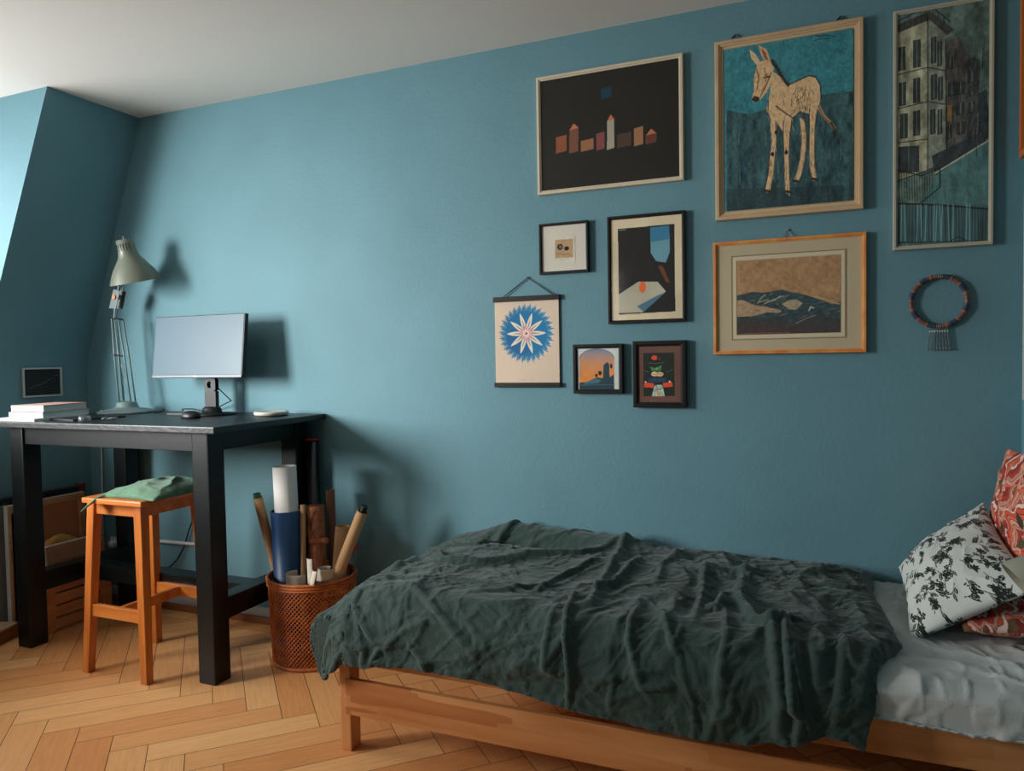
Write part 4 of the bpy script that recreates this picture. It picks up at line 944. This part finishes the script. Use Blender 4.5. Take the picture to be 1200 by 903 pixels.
p.line([(330, 410), (290, 445), (240, 410), (200, 380)], .0025, dk); p.line([(376, 400), (378, 520), (376, 620), (392, 770)], .002, dk); p.line([(420, 400), (405, 500), (404, 640), (412, 765)], .002, dk)
p.line([(350, 460), (360, 560), (345, 700), (300, 778)], .002, dk)
for q_ in ([(182, 470), (190, 560), (182, 640), (176, 730), (155, 828)], [(262, 450), (258, 540), (256, 640), (258, 760), (262, 832)], [(340, 470), (350, 560), (340, 660), (322, 740), (304, 776)], [(396, 420), (392, 520), (390, 620), (392, 700), (404, 765)]):
    p.line(q_, .0085, tan); 
    for k in range(26):
        i_ = random.randint(0, 3); t_ = random.random(); a = q_[i_][0]+(q_[i_+1][0]-q_[i_][0])*t_+random.uniform(-14, 14); b_ = q_[i_][1]+(q_[i_+1][1]-q_[i_][1])*t_
        p.line([(a, b_), (a+random.uniform(-4, 4), b_+random.uniform(8, 30))], .0010, random.choice([dk, dk, br, (176, 156, 124)]), .8)
    p.line([(q_[-1][0]-10, q_[-1][1]), (q_[-1][0]+12, q_[-1][1]+4)], .006, dk)
for k in range(150):
    j_ = random.choice(body); a = 290+(j_[0]-290)*random.uniform(.3, 1); b_ = 350+(j_[1]-350)*random.uniform(.3, 1); p.line([(a, b_), (a+random.uniform(-10, 10), b_+random.uniform(6, 26))], .0009, random.choice([dk, br, (168, 148, 116), dk]), .6)
for k in range(40):
    a = random.uniform(85, 175); b_ = random.uniform(170, 320); p.line([(a, b_), (a-random.uniform(2, 12), b_+random.uniform(8, 24))], .0009, random.choice([br, dk, (150, 92, 64)]), .6)
for k in range(40):
    t_ = random.random(); a = 180+85*t_; b_ = 140+130*t_; p.line([(a, b_), (a+random.uniform(2, 16), b_+random.uniform(-14, 6))], .0014, dk, .9)
for k in range(70):
    a = random.uniform(280, 380); b_ = random.uniform(275, 410); p.line([(a, b_), (a+random.uniform(-12, 12), b_+random.uniform(8, 24))], .0011, dk, .8)
for a, b_ in ((182, 635), (255, 625), (202, 520)): p.ell((a, b_), (.006, .008), dk)
p.line([(425, 380), (450, 430), (485, 465), (510, 500)], .0055, (128, 96, 70)); p.line([(490, 470), (512, 505), (512, 540)], .004, dk); p.line([(425, 380), (450, 435), (500, 480)], .0015, dk)
for k in range(60):
    a = random.uniform(-20, 60); p.line([(a+random.uniform(0, 600), b_ := random.uniform(-40, 300)), (a+random.uniform(0, 60)+random.uniform(0, 5), b_)], .0006, (60, 120, 124), .0)
p.line([(385, 20), (400, 0), (430, 12), (470, 5), (520, 15)], .0018, (16, 30, 34)); p.line([(400, 35), (440, 25), (500, 22)], .0014, (16, 30, 34))
p.noise(120, .25, (1, 1), 9); p.build('artwork', ya-.001, MPO, t)
for hx_ in (862, 985):
    bm = B(); c_ = Vector(onY(hx_, 43 if hx_ < 900 else 22, -.006)); tube(bm, [c_+Vector((-.012, 0, -.004)), c_+Vector((0, 0, .008)), c_+Vector((.012, 0, -.004))], .003, 6); obj('hanger', bm, MBK, t)
# ---- 3 tall city painting
gn = gain((44, 72, 80))
MF3 = mat('greyish_white_frame', (190, 186, 168), .5, var=.1, vscale=12)
t, R_, ya = picture('framed_painting', [(1047, 8), (1165, -2), (1165, 286), (1047, 293)], .013, .024, MF3, 'tall narrow dark painting of corner houses on a street, in thin pale frame', glass=False)
x0, x1, z0, z1 = R_
p = Paint(x0+.012, x1-.012, z0+.012, z1-.012, 230, (1030, 0, 3.01), ya, gn); p.fill((46, 58, 54)); p.noise(22, .45, (1, 1), 6); p.noise(90, .25, (1, 1), 7)
p.poly([(60, 100), (165, 60), (175, 60), (175, 600), (60, 640)], (84, 84, 70)); p.poly([(172, 60), (262, 110), (235, 140), (235, 560), (172, 600)], (66, 70, 62))
p.poly([(235, 150), (280, 130), (310, 180), (312, 480), (235, 560)], (44, 42, 40)); p.poly([(310, 210), (340, 200), (358, 240), (345, 470), (310, 500)], (30, 34, 34)); p.poly([(350, 330), (380, 315), (395, 470), (350, 480)], (20, 28, 30))
p.noise(70, .5, (1, .7), 8)
ink = (18, 20, 20)
p.poly([(60, 90), (180, 40), (265, 105), (240, 125), (178, 70), (60, 120)], (34, 34, 32)); p.line([(66, 75), (180, 20), (250, 75)], .002, ink); 
for k in range(9): a = 70+k*20; b_ = 78-k*6 if a < 180 else 20+(a-180)*.75; p.line([(a, b_), (a, b_+28)], .0014, ink)
for (a, b_, w_, h_) in ((70, 165, 22, 80), (122, 140, 24, 95), (185, 130, 16, 90), (207, 145, 14, 85), (72, 290, 22, 80), (122, 275, 22, 85), (185, 262, 18, 85), (210, 270, 14, 80), (76, 400, 24, 85), (122, 390, 22, 85), (182, 385, 16, 85), (208, 385, 14, 85), (70, 515, 70, 90), (245, 290, 25, 45), (242, 200, 18, 40), (275, 290, 26, 40), (275, 360, 26, 40), (275, 430, 26, 40), (318, 250, 20, 40), (318, 300, 20, 35), (318, 360, 20, 35), (240, 375, 18, 50), (240, 440, 16, 45)):
    p.poly([(a, b_+4), (a+w_, b_), (a+w_, b_+h_), (a, b_+h_+4)], (26, 32, 32)); p.line([(a, b_+4), (a+w_, b_), (a+w_, b_+h_), (a, b_+h_+4), (a, b_+4)], .0016, ink); p.line([(a+w_/2, b_), (a+w_/2, b_+h_)], .0009, (90, 90, 78), .6)
p.poly([(240, 372), (258, 372), (258, 428), (240, 430)], (92, 72, 34), .7)
for q in ([(62, 265), (172, 238), (235, 250)], [(62, 385), (172, 358), (235, 368)], [(62, 505), (172, 490)], [(172, 60), (172, 600)], [(235, 140), (240, 560)], [(60, 640), (200, 590), (400, 485)]): p.line(q, .002, ink)
p.poly([(185, 550), (380, 455), (395, 480), (200, 620)], (26, 30, 32)); p.poly([(200, 620), (395, 490), (395, 735), (150, 720)], (40, 62, 62)); p.noise(60, .35, (1.2, 1), 15)
p.line([(200, 610), (400, 487)], .003, (92, 96, 86)); p.poly([(66, 725), (395, 740), (395, 850), (66, 862)], (34, 50, 52)); p.noise(50, .5, (1, .25), 16)
p.line([(66, 718), (200, 722), (395, 738)], .004, ink); p.line([(66, 855), (395, 848)], .002, ink); p.line([(66, 600), (150, 620), (215, 590), (215, 660), (150, 715)], .0025, ink)
for k in range(34): a = 70+k*9.6; p.line([(a, 722), (a+random.uniform(-5, 5), 850)], .0014, random.choice([ink, ink, (64, 92, 92)]), .9)
for k in range(14): a = 70+k*9; p.line([(a, 605), (a+3, 712)], .0013, ink, .9)
for k in range(150):
    a = random.uniform(66, 395); b_ = random.uniform(120, 700); p.line([(a, b_), (a+random.uniform(-10, 14), b_+random.uniform(8, 34))], .0012, random.choice([ink, ink, (60, 62, 54), (26, 38, 40)]), .45)
for k in range(60):
    a = random.uniform(235, 370); b_ = random.uniform(160, 520); p.line([(a, b_), (a+random.uniform(-3, 3), b_+random.uniform(15, 40))], .0024, ink, .6)
p.line([(250, 850), (280, 835), (310, 848)], .0015, (10, 14, 14)); p.build('artwork', ya-.001, MPO, t)
# ---- 4 mountain picture
gn = gain((48, 88, 98))
MF4 = mat('golden_pine_frame', tint((150, 92, 48), gn), .38, col2=tint((124, 68, 32), gn), vscale=16)
t, R_, ya = picture('framed_drawing', [(836, 285), (1015, 270), (1016, 412), (836, 416)], .014, .022, MF4, 'wide drawing of dark mountains on brown with broad beige mat, orange wooden frame', matcol=(206, 190, 156))
x0, x1, z0, z1 = rect([(820+230/5.31, 260+247/5.31), (820+876/5.31, 260+200/5.31), (820+876/5.31, 260+682/5.31), (820+234/5.31, 260+706/5.31)], ya)
def outline(o, c, m, t, y, w_=.0016, name='mat_line'):
    a0, a1, b0, b1 = o; bm = B()
    for u0, u1, v0, v1 in ((a0, a1, b1-w_, b1), (a0, a1, b0, b0+w_), (a0, a0+w_, b0+w_, b1-w_), (a1-w_, a1, b0+w_, b1-w_)): box(bm, u0, u1, y-.0006, y, v0, v1)
    obj(name, bm, m, t)
outline((x0-.019, x1+.019, z0-.019, z1+.019), 0, mat('mat_line_brown', tint((70, 58, 40), gn), .8), t, ya-.0003, .0022)
outline((x0-.014, x1+.014, z0-.014, z1+.014), 0, mat('mat_bevel', (224, 210, 178), .8), t, ya-.0006, .012)
p = Paint(x0, x1, z0, z1, 260, (820, 260, 5.31), ya, gn); p.fill((104, 80, 56)); p.noise(22, .22, (1, 1), 21); p.noise(120, .12, (1, 1), 22)
mt = [(200, 470), (240, 455), (330, 435), (400, 440), (450, 430), (515, 420), (560, 435), (610, 440), (680, 460), (740, 480), (830, 510), (900, 490), (900, 730), (200, 740)]
p.poly(mt, (34, 44, 46)); p.noise(60, .5, (1, 1.5), 23, p.inside(mt))
p.poly([(210, 490), (270, 485), (330, 515), (420, 530), (510, 550), (500, 565), (420, 562), (330, 585), (240, 590), (210, 580)], (104, 86, 66)); p.poly([(200, 620), (330, 590), (450, 600), (560, 620), (700, 580), (900, 600), (900, 740), (200, 740)], (38, 38, 38)); p.poly([(200, 640), (400, 620), (560, 650), (900, 660), (900, 740), (200, 740)], (44, 34, 32), .7)
for k in range(110):
    a = random.uniform(240, 870); b_ = random.uniform(450, 600); p.line([(a, b_), (a+random.uniform(10, 50), b_+random.uniform(-22, 14))], .0011, random.choice([(28, 36, 38), (24, 32, 36), (112, 98, 78), (70, 66, 58), (40, 52, 54)]), .6)
for q in ([(360, 505), (385, 470), (410, 450)], [(400, 510), (440, 490), (520, 460)], [(415, 500), (470, 485), (500, 460)], [(370, 500), (400, 490), (430, 482)]): p.line(q, .002, (104, 100, 88), .8)
p.poly([(510, 510), (560, 485), (600, 480), (640, 505), (600, 545), (560, 545)], (100, 90, 74)); p.line([(680, 550), (690, 528), (708, 535)], .003, (112, 104, 90)); p.line([(690, 460), (750, 470), (830, 500), (870, 510)], .002, (108, 98, 78)); p.line([(600, 630), (660, 600), (720, 580)], .0015, (92, 92, 86), .7)
p.line([(230, 700), (400, 690), (560, 688)], .0018, (96, 56, 40), .7); p.noise(90, .3, (1, 1), 24); p.build('artwork', ya-.0012, MP, t)
c_ = onY(922, 271, -.004); bm = B(); tube(bm, [(c_[0]-.022, -.012, R_[3]-.004), (c_[0]-.002, -.004, c_[2]+.006)], .0012, 6); tube(bm, [(c_[0]+.022, -.012, R_[3]-.004), (c_[0]+.002, -.004, c_[2]+.006)], .0012, 6); box(bm, c_[0]-.004, c_[0]+.004, -.008, 0, c_[2]+.001, c_[2]+.008); obj('hanging_string', bm, mat('dull_string', (150, 150, 140), .6), t)
# ---- 5 small square
gn = gain((74, 122, 138)); MFB = mat('black_frame', (24, 21, 20), .4, spec=.4)
t, R_, ya = picture('framed_print', [(631, 263), (689, 257), (689, 318), (632, 322)], .011, .022, MFB, 'small square black frame, wide white mat around a tiny drawing of black shapes', matcol=(222, 216, 202))
Z8 = (570, 240, 3.612)
x0, x1, z0, z1 = rect([(570+288/3.612, 240+140/3.612), (570+368/3.612, 240+138/3.612), (570+370/3.612, 240+232/3.612), (570+290/3.612, 240+236/3.612)], ya)
p = Paint(x0-.006, x1+.006, z0-.010, z1+.006, 110, Z8, ya, gn); p.fill((172, 170, 156)); p.poly([(290, 148), (366, 144), (368, 222), (292, 226)], (150, 124, 92)); p.noise(60, .15, (1, 1), 30)
p.ell((312, 178), (.0125, .0125), (40, 42, 42)); p.ell((340, 184), (.0105, .0085), (30, 26, 26)); p.ell((314, 178), (.006, .006), (82, 88, 86)); p.line([(300, 212), (315, 205), (330, 214), (345, 206), (358, 213)], .0012, (90, 72, 50)); p.line([(310, 230), (330, 232), (352, 228)], .0006, (90, 86, 74)); p.build('artwork', ya-.001, MP, t)
# ---- 6 dark photograph with cream border: plain stand-in colours
gn = gain((62, 106, 120))
t, R_, ya = picture('framed_print', [(711, 254), (802, 246), (804, 377), (713, 379)], .013, .022, MFB, 'tall dark print with blue patch and orange spot, cream border, black frame')
Z6 = (700, 240, 6.227)
x0, x1, z0, z1 = R_; p = Paint(x0+.012, x1-.012, z0+.012, z1-.012, 240, Z6, ya, gn); p.fill((158, 146, 122)); p.noise(9, .08, (1, 1), 31)
p.poly([(150, 176), (562, 138), (570, 776), (158, 800)], (30, 28, 27)); p.poly([(156, 654), (300, 560), (440, 560), (500, 630), (330, 782), (158, 790)], (132, 128, 112)); p.noise(16, .1, (1, 1), 32)
p.poly([(385, 165), (525, 150), (530, 340), (500, 420), (430, 410), (390, 350)], (78, 112, 122)); p.poly([(385, 165), (525, 150), (527, 250), (388, 270)], (44, 92, 116)); p.noise(12, .12, (1, 1), 33)
p.ell((330, 600), (.013, .022), (178, 78, 40)); p.poly([(290, 740), (430, 665), (500, 635), (340, 780)], (56, 84, 98)); p.poly([(440, 440), (480, 450), (530, 570), (500, 560)], (92, 52, 34), .8)
p.line([(95, 112), (385, 88)], .0012, (50, 46, 40), .8); p.line([(160, 185), (208, 181)], .001, (130, 130, 124)); p.line([(165, 803), (330, 798)], .0007, (90, 84, 70), .7); p.poly([(158, 785), (174, 795), (158, 797)], (30, 28, 26)); p.build('artwork', ya-.001, MP, t)
# ---- 7 hanging poster with blue flower
gn = gain((92, 142, 158))
x0, x1, z0, z1 = rect([(578, 348), (656, 345), (657, 453), (579, 454)], -.012)
t = thing('hanging_poster', 'poster of a blue flower with white star hanging between two black wooden strips', 'poster', ((x0+x1)/2, 0, z0), None)
for za, zb_ in ((z0, z0+.019), (z1-.021, z1)):
    bm = B(); box(bm, x0, x1, -.016, -.001, za, zb_, .002); obj('wooden_strip', bm, MFB, t)
p = Paint(x0+.006, x1-.006, z0+.015, z1-.015, 300, (565, 330, 6.687), -.009, gn); p.fill((206, 186, 166)); p.noise(7, .06, (1, 1), 34)
fx, fz = p.pt((346, 405)); Rf = abs(p.pt((570, 405))[0]-fx); DX, DZ = p.X-fx, p.Z-fz; rr_ = np.hypot(DX, DZ)/Rf; th_ = np.arctan2(DZ, DX)
def petals(n_, r1, ph, wd, col, r0=0, a=1):
    for k in range(n_):
        th0 = 2*PI*k/n_+ph; u_ = (DX*math.cos(th0)+DZ*math.sin(th0))/Rf; v_ = (-DX*math.sin(th0)+DZ*math.cos(th0))/Rf
        x_ = np.clip((u_-r0)/(r1-r0), 0, 1); m_ = (u_ > r0) & (u_ < r1) & (np.abs(v_) < wd*np.sin(PI*np.clip(x_, .0, 1)**.8)**.75)
        p.blend(m_*float(a), col)
for i_, (n_, r1, ph) in enumerate(((30, .86, .05), (30, 1.0, .15), (30, .93, .22))): petals(n_, r1, ph, .062, ((96, 150, 176), (78, 138, 170), (60, 124, 166))[i_], .35)
p.blend((rr_ < .74).astype(float), (44, 118, 162)); shade_ = np.clip(.5+DX/Rf*.5, 0, 1); p.img *= np.where((rr_ < .95), .82+.3*shade_, 1)[..., None]
st_ = (np.sin(th_*60+rr_*3) > .3) & (rr_ < .9) & (rr_ > .3); p.blend(st_*.22, (18, 62, 120)); p.blend((((DX/Rf+.25)**2+(DZ/Rf+.25)**2 < .22) & (rr_ < .74))*.25, (60, 50, 120))
petals(10, .70, PI/10*0+.0, .075, (214, 206, 190), .05); petals(10, .48, .0, .018, (120, 78, 74), .15, .7)
petals(16, .28, .1, .03, (190, 130, 138), .05); petals(12, .20, .2, .022, (222, 200, 190), .02); p.blend((rr_ < .045)*1., (160, 70, 90))
p.line([(290, 765), (310, 772), (330, 764), (345, 772)], .0008, (130, 116, 96), .7); p.line([(370, 770), (385, 760), (402, 770)], .0008, (130, 116, 96), .7)
p.build('print', -.009, MP, t)
bm = B(); sheet_y = -.0075; box(bm, x0+.006, x1-.006, -.0085, -.0078, z0+.015, z1-.015); obj('paper_back', bm, MWH, t)
c_ = onY(618, 325, -.006); bm = B(); tube(bm, [(x0+.045, -.008, z1), (c_[0], -.006, c_[2]), (x1-.03, -.008, z1)], .0013, 6); tube(bm, [(x0+.048, -.010, z1), (c_[0]+.004, -.006, c_[2]-.002), (x1-.026, -.009, z1)], .001, 6); obj('string', bm, MBK, t)
bm = B(); tube(bm, [(c_[0], -.009, c_[2]+.001), (c_[0], .001, c_[2]+.001)], .0022, 8); obj('nail', bm, MGR, t)
# ---- 8 arch picture
gn = gain((76, 124, 140)); Z9 = (665, 390, 8.276)
t, R_, ya = picture('framed_print', [(671, 404), (729, 402), (730, 461), (672, 461)], .017, .026, MFB, 'small square black frame with an orange and blue arched sunset scene')
x0, x1, z0, z1 = R_; p = Paint(x0+.015, x1-.015, z0+.015, z1-.015, 150, Z9, ya, gn); p.fill((168, 176, 172))
arch = [(118, 560), (116, 250)]+[(286-168*math.cos(a), 250-98*math.sin(a)) for a in [PI*i/24 for i in range(25)]]+[(456, 560)]
zt_, zb_ = p.pt((286, 150))[1], p.pt((286, 480))[1]; gr = np.clip((zt_-p.Z)/(zt_-zb_), 0, 1); ins = p.inside(arch)
ca, cb, cc_ = p.col((66, 92, 116)), p.col((170, 120, 84)), p.col((206, 118, 56)); g1 = np.clip(gr/.4, 0, 1)[..., None]; g2 = np.clip((gr-.4)/.5, 0, 1)[..., None]
p.img = p.img*(1-ins[..., None])+((ca*(1-g1)+cb*g1)*(1-g2)+cc_*g2)*ins[..., None]
p.blend(p.inside([(118, 480), (180, 478), (260, 440), (300, 430), (345, 440), (350, 310), (385, 280), (405, 300), (410, 430), (450, 400), (456, 560), (118, 560)])*ins, (36, 58, 66))
p.blend(p.inside([(118, 485), (240, 462), (330, 450), (330, 490), (118, 520)])*ins, (52, 92, 106), .0 or 1) if False else None
p.blend(p.inside([(180, 478), (262, 442), (330, 455), (300, 485), (150, 500)])*ins, (58, 96, 106)); p.ell((281, 412), (.006, .007), (28, 42, 50)); p.ell((316, 388), (.008, .009), (30, 46, 52)); p.ell((425, 320), (.005, .010), (30, 46, 52)); p.line([(118, 505), (456, 500)], .002, (70, 96, 100), .6); p.noise(40, .12, (1, 1), 35)
p.line(arch[1:-1], .0012, (60, 70, 76)); p.build('artwork', ya-.001, MP, t)
# ---- 9 totem picture
gn = gain((66, 112, 128))
t, R_, ya = picture('framed_print', [(741, 400), (804, 398), (804, 477), (742, 478)], .021, .026, MFB, 'upright black frame with brown mat around a stacked red, green and white figure')
x0, x1, z0, z1 = R_; p = Paint(x0+.018, x1-.018, z0+.018, z1-.018, 190, Z9, ya, gn); p.fill((84, 60, 52)); p.noise(40, .2, (1, .3), 36)
p.poly([(735, 195), (1035, 190), (1042, 612), (738, 614)], (32, 36, 32)); p.ell((843, 240), (.011, .009), (190, 60, 40)); p.ell((893, 250), (.003, .003), (120, 40, 30))
p.line([(785, 290), (860, 296), (940, 286)], .0008, (80, 96, 84)); p.poly([(800, 325), (850, 340), (915, 310), (905, 365), (820, 370)], (58, 100, 66)); p.poly([(850, 340), (880, 335), (870, 360)], (80, 136, 84))
p.ell((845, 398), (.013, .009), (182, 152, 116)); p.ell((895, 400), (.014, .009), (172, 140, 104)); p.line([(815, 395), (850, 402), (880, 392), (920, 404)], .0008, (60, 48, 40))
p.poly([(790, 435), (950, 432), (965, 475), (780, 478)], (34, 54, 72)); p.noise(150, .5, (1, 1), 37, p.inside([(790, 435), (950, 432), (965, 475), (780, 478)])); p.poly([(748, 480), (838, 488), (834, 530), (742, 526)], (190, 62, 42)); p.poly([(925, 484), (1015, 476), (1022, 520), (932, 528)], (190, 62, 42)); p.poly([(756, 462), (770, 480), (750, 482)], (186, 170, 150)); p.poly([(985, 455), (1008, 478), (984, 478)], (186, 170, 150))
p.poly([(845, 505), (920, 502), (945, 612), (818, 614)], (130, 142, 132)); p.noise(260, .9, (1, 1), 38, p.inside([(845, 505), (920, 502), (945, 612), (818, 614)])); p.ell((887, 588), (.006, .008), (186, 120, 40)); p.ell((872, 548), (.002, .002), (24, 24, 24)); p.ell((900, 547), (.002, .002), (24, 24, 24))
p.line([(740, 355), (765, 375), (795, 378)], .0008, (74, 90, 96)); p.line([(955, 380), (990, 370), (1022, 350)], .0008, (74, 90, 96)); p.line([(696, 222), (726, 226)], .0008, (120, 90, 76)); p.build('artwork', ya-.001, MP, t)
# ---- 10 small dark photo on the left wall
a, b_, c_, d_ = onX(24, 431, XW), onX(70, 430, XW), onX(71, 463, XW), onX(25, 466, XW)
y0, y1 = (a[1]+d_[1])/2, (b_[1]+c_[1])/2; z1 = (a[2]+b_[2])/2; z0 = (c_[2]+d_[2])/2
t = thing('small_photo', 'small black photo in thin white frame on the left wall above the books', 'picture', (XW, (y0+y1)/2, z0))
MWF = mat('thin_white_frame', (196, 196, 190), .5)
bm = B(); lean = .008
for u0, u1, v0, v1 in ((y0, y1, z1-.008, z1), (y0, y1, z0, z0+.008), (y0, y0+.008, z0+.008, z1-.008), (y1-.008, y1, z0+.008, z1-.008)): box(bm, XW+lean, XW+.018, u0, u1, v0, v1)
obj('frame', bm, MWF, t)
bm = B(); box(bm, XW+.006, XW+.010, y0+.006, y1-.006, z0+.006, z1-.006); obj('photo', bm, mat('black_photo', (22, 22, 23), .6), t)
bm = B(); MSL = mat('faint_grey_ink', (120, 120, 116), .7); pr = None
for i in range(26):
    f_ = i/25; yy = y0+.03+(y1-y0-.055)*f_; zz_ = z0+.045+(z1-z0-.085)*(f_**1.4)+random.uniform(-.005, .005); yy2 = yy+random.uniform(.002, .008); box(bm, XW+.0098, XW+.0104, yy, yy2, zz_, zz_+random.uniform(.0012, .003))
obj('faint_ridge', bm, MSL, t)
# ---- right wall: orange frame near the corner and a pale one below it
MOF = mat('orange_frame', (196, 108, 48), .4)
za, zb_ = onX(1195, 187, XR-.02)[2], 2.45
for nm, zz0, zz1, mm, lb, dd in (('framed_picture', za, zb_, MOF, 'orange wooden frame on the right wall, cut off by the upper right edge', .024), ('framed_picture', 1.12, onX(1199, 227, XR-.01)[2], mat('pale_frame', (190, 196, 190), .5), 'pale thin frame on the right wall just below the orange frame', .010)):
    t = thing(nm, lb, 'picture', (XR, -.28, zz0), 'pictures on the right wall')
    bm = B(); yA, yB = -.50, -.045
    for u0, u1, v0, v1 in ((yA, yB, zz1-.02, zz1), (yA, yB, zz0, zz0+.02), (yA, yA+.02, zz0+.02, zz1-.02), (yB-.02, yB, zz0+.02, zz1-.02)): box(bm, XR-dd, XR-.001, u0, u1, v0, v1, .002)
    obj('frame', bm, mm, t); bm = B(); box(bm, XR-dd*.6, XR-.002, yA+.015, yB-.015, zz0+.015, zz1-.015); obj('print', bm, mat('muted_print', (92, 78, 62), .7, var=.4, vscale=9), t)
# ---- beaded necklace
gn = gain((46, 82, 90)); c_ = onY(1100, 353, -.012); rx_ = .082; rz_ = .083
nk_ = thing('beaded_necklace', 'round beaded neck ring with a short tassel hanging on the wall at the right', 'necklace', (c_[0], -.01, c_[2]))
mb = [mat('bead_'+n_, tint(c, gn), .4) for n_, c in (('navy', (26, 32, 44)), ('brown', (62, 46, 40)), ('copper', (86, 52, 38)), ('rust', (62, 38, 34)))]
NBD = 84
seq = [1, 3, 1, 1, 2, 1, 0, 0, 0, 0, 2, 1, 3, 1, 3, 2, 0, 0, 0, 0, 1]
for i in range(NBD):
    a = 2*PI*i/NBD; k = seq[i % len(seq)]; p_ = Vector((c_[0]+rx_*math.cos(a), -.011, c_[2]+rz_*math.sin(a))); tg = Vector((-math.sin(a), 0, math.cos(a)))
    T = Matrix.Translation(p_)@Vector((0, 0, 1)).rotation_difference(tg).to_matrix().to_4x4(); h_ = .0030; rb_ = .0088 if k in (0, 2) else .0078
    bm = B(); lathe(bm, [(0, -h_), (rb_*.8, -h_), (rb_, -h_*.4), (rb_, h_*.4), (rb_*.8, h_), (0, h_)], T, 10); obj('bead', bm, mb[k], nk_, label=('navy', 'brown', 'copper', 'rust')[k]+' bead')
bm = B(); bm2 = B(); tc0 = onY(1100, 384, -.012)
for i in range(8):
    xx = tc0[0]-.024+i*.0069; 
    for j in range(11): z_ = c_[2]-rz_-.004-j*.0062; lathe(bm2 if j == 2 else bm, [(0, -.0032), (.0034, 0), (0, .0032)], Matrix.Translation((xx+(i-3.5)*.0002*j, -.012, z_)), 6)
    lathe(bm, [(0, -.006), (.0050, 0), (0, .006)], Matrix.Translation((xx+(i-3.5)*.0022, -.012, c_[2]-rz_-.075)), 6)
obj('tassel', bm, mat('tassel_beads', tint((60, 66, 66), gn), .4), nk_, label='dark beaded tassel'); obj('white_bead_row', bm2, mat('white_bead', tint((150, 148, 128), gn), .4), nk_, label='row of white beads')
# ================================================================== LIGHT
def area(name, loc, tgt, w_, h_, power, col, spread=180):
    l = bpy.data.lights.new(name, 'AREA'); l.shape = 'RECTANGLE'; l.size = w_; l.size_y = h_; l.energy = power; l.color = col; l.spread = math.radians(spread)
    o = bpy.data.objects.new(name, l); C.objects.link(o); o.location = loc
    d = Vector(tgt)-Vector(loc); o.rotation_euler = d.to_track_quat('-Z', 'Y').to_euler(); return o
area('dormer_daylight', (-4.36, -1.22, 1.75), (0, -1.22, 1.3), 1.25, 1.3, 44, (.98, .99, 1.0), 175)
area('dormer_daylight', (-4.36, -2.75, 1.72), (-2.0, 0, 1.0), .75, 1.15, 38, (1.0, 1.0, .97), 74)
area('added_ceiling_fill', (-2.2, -4.22, 1.7), (-1.2, -1.2, 2.5), .8, .9, 5, (1.0, .98, .95), 150)  # unseen fill light added behind the camera, aimed up to brighten the ceiling
w = bpy.data.worlds.new('world'); bpy.context.scene.world = w; w.use_nodes = True
w.node_tree.nodes['Background'].inputs[0].default_value = (.55, .72, .9, 1); w.node_tree.nodes['Background'].inputs[1].default_value = .3
sc_ = bpy.context.scene; vs = sc_.view_settings; vs.view_transform = 'Standard'; vs.look = 'None'; vs.gamma = 1; vs.use_curve_mapping = False; vs.exposure = -.38
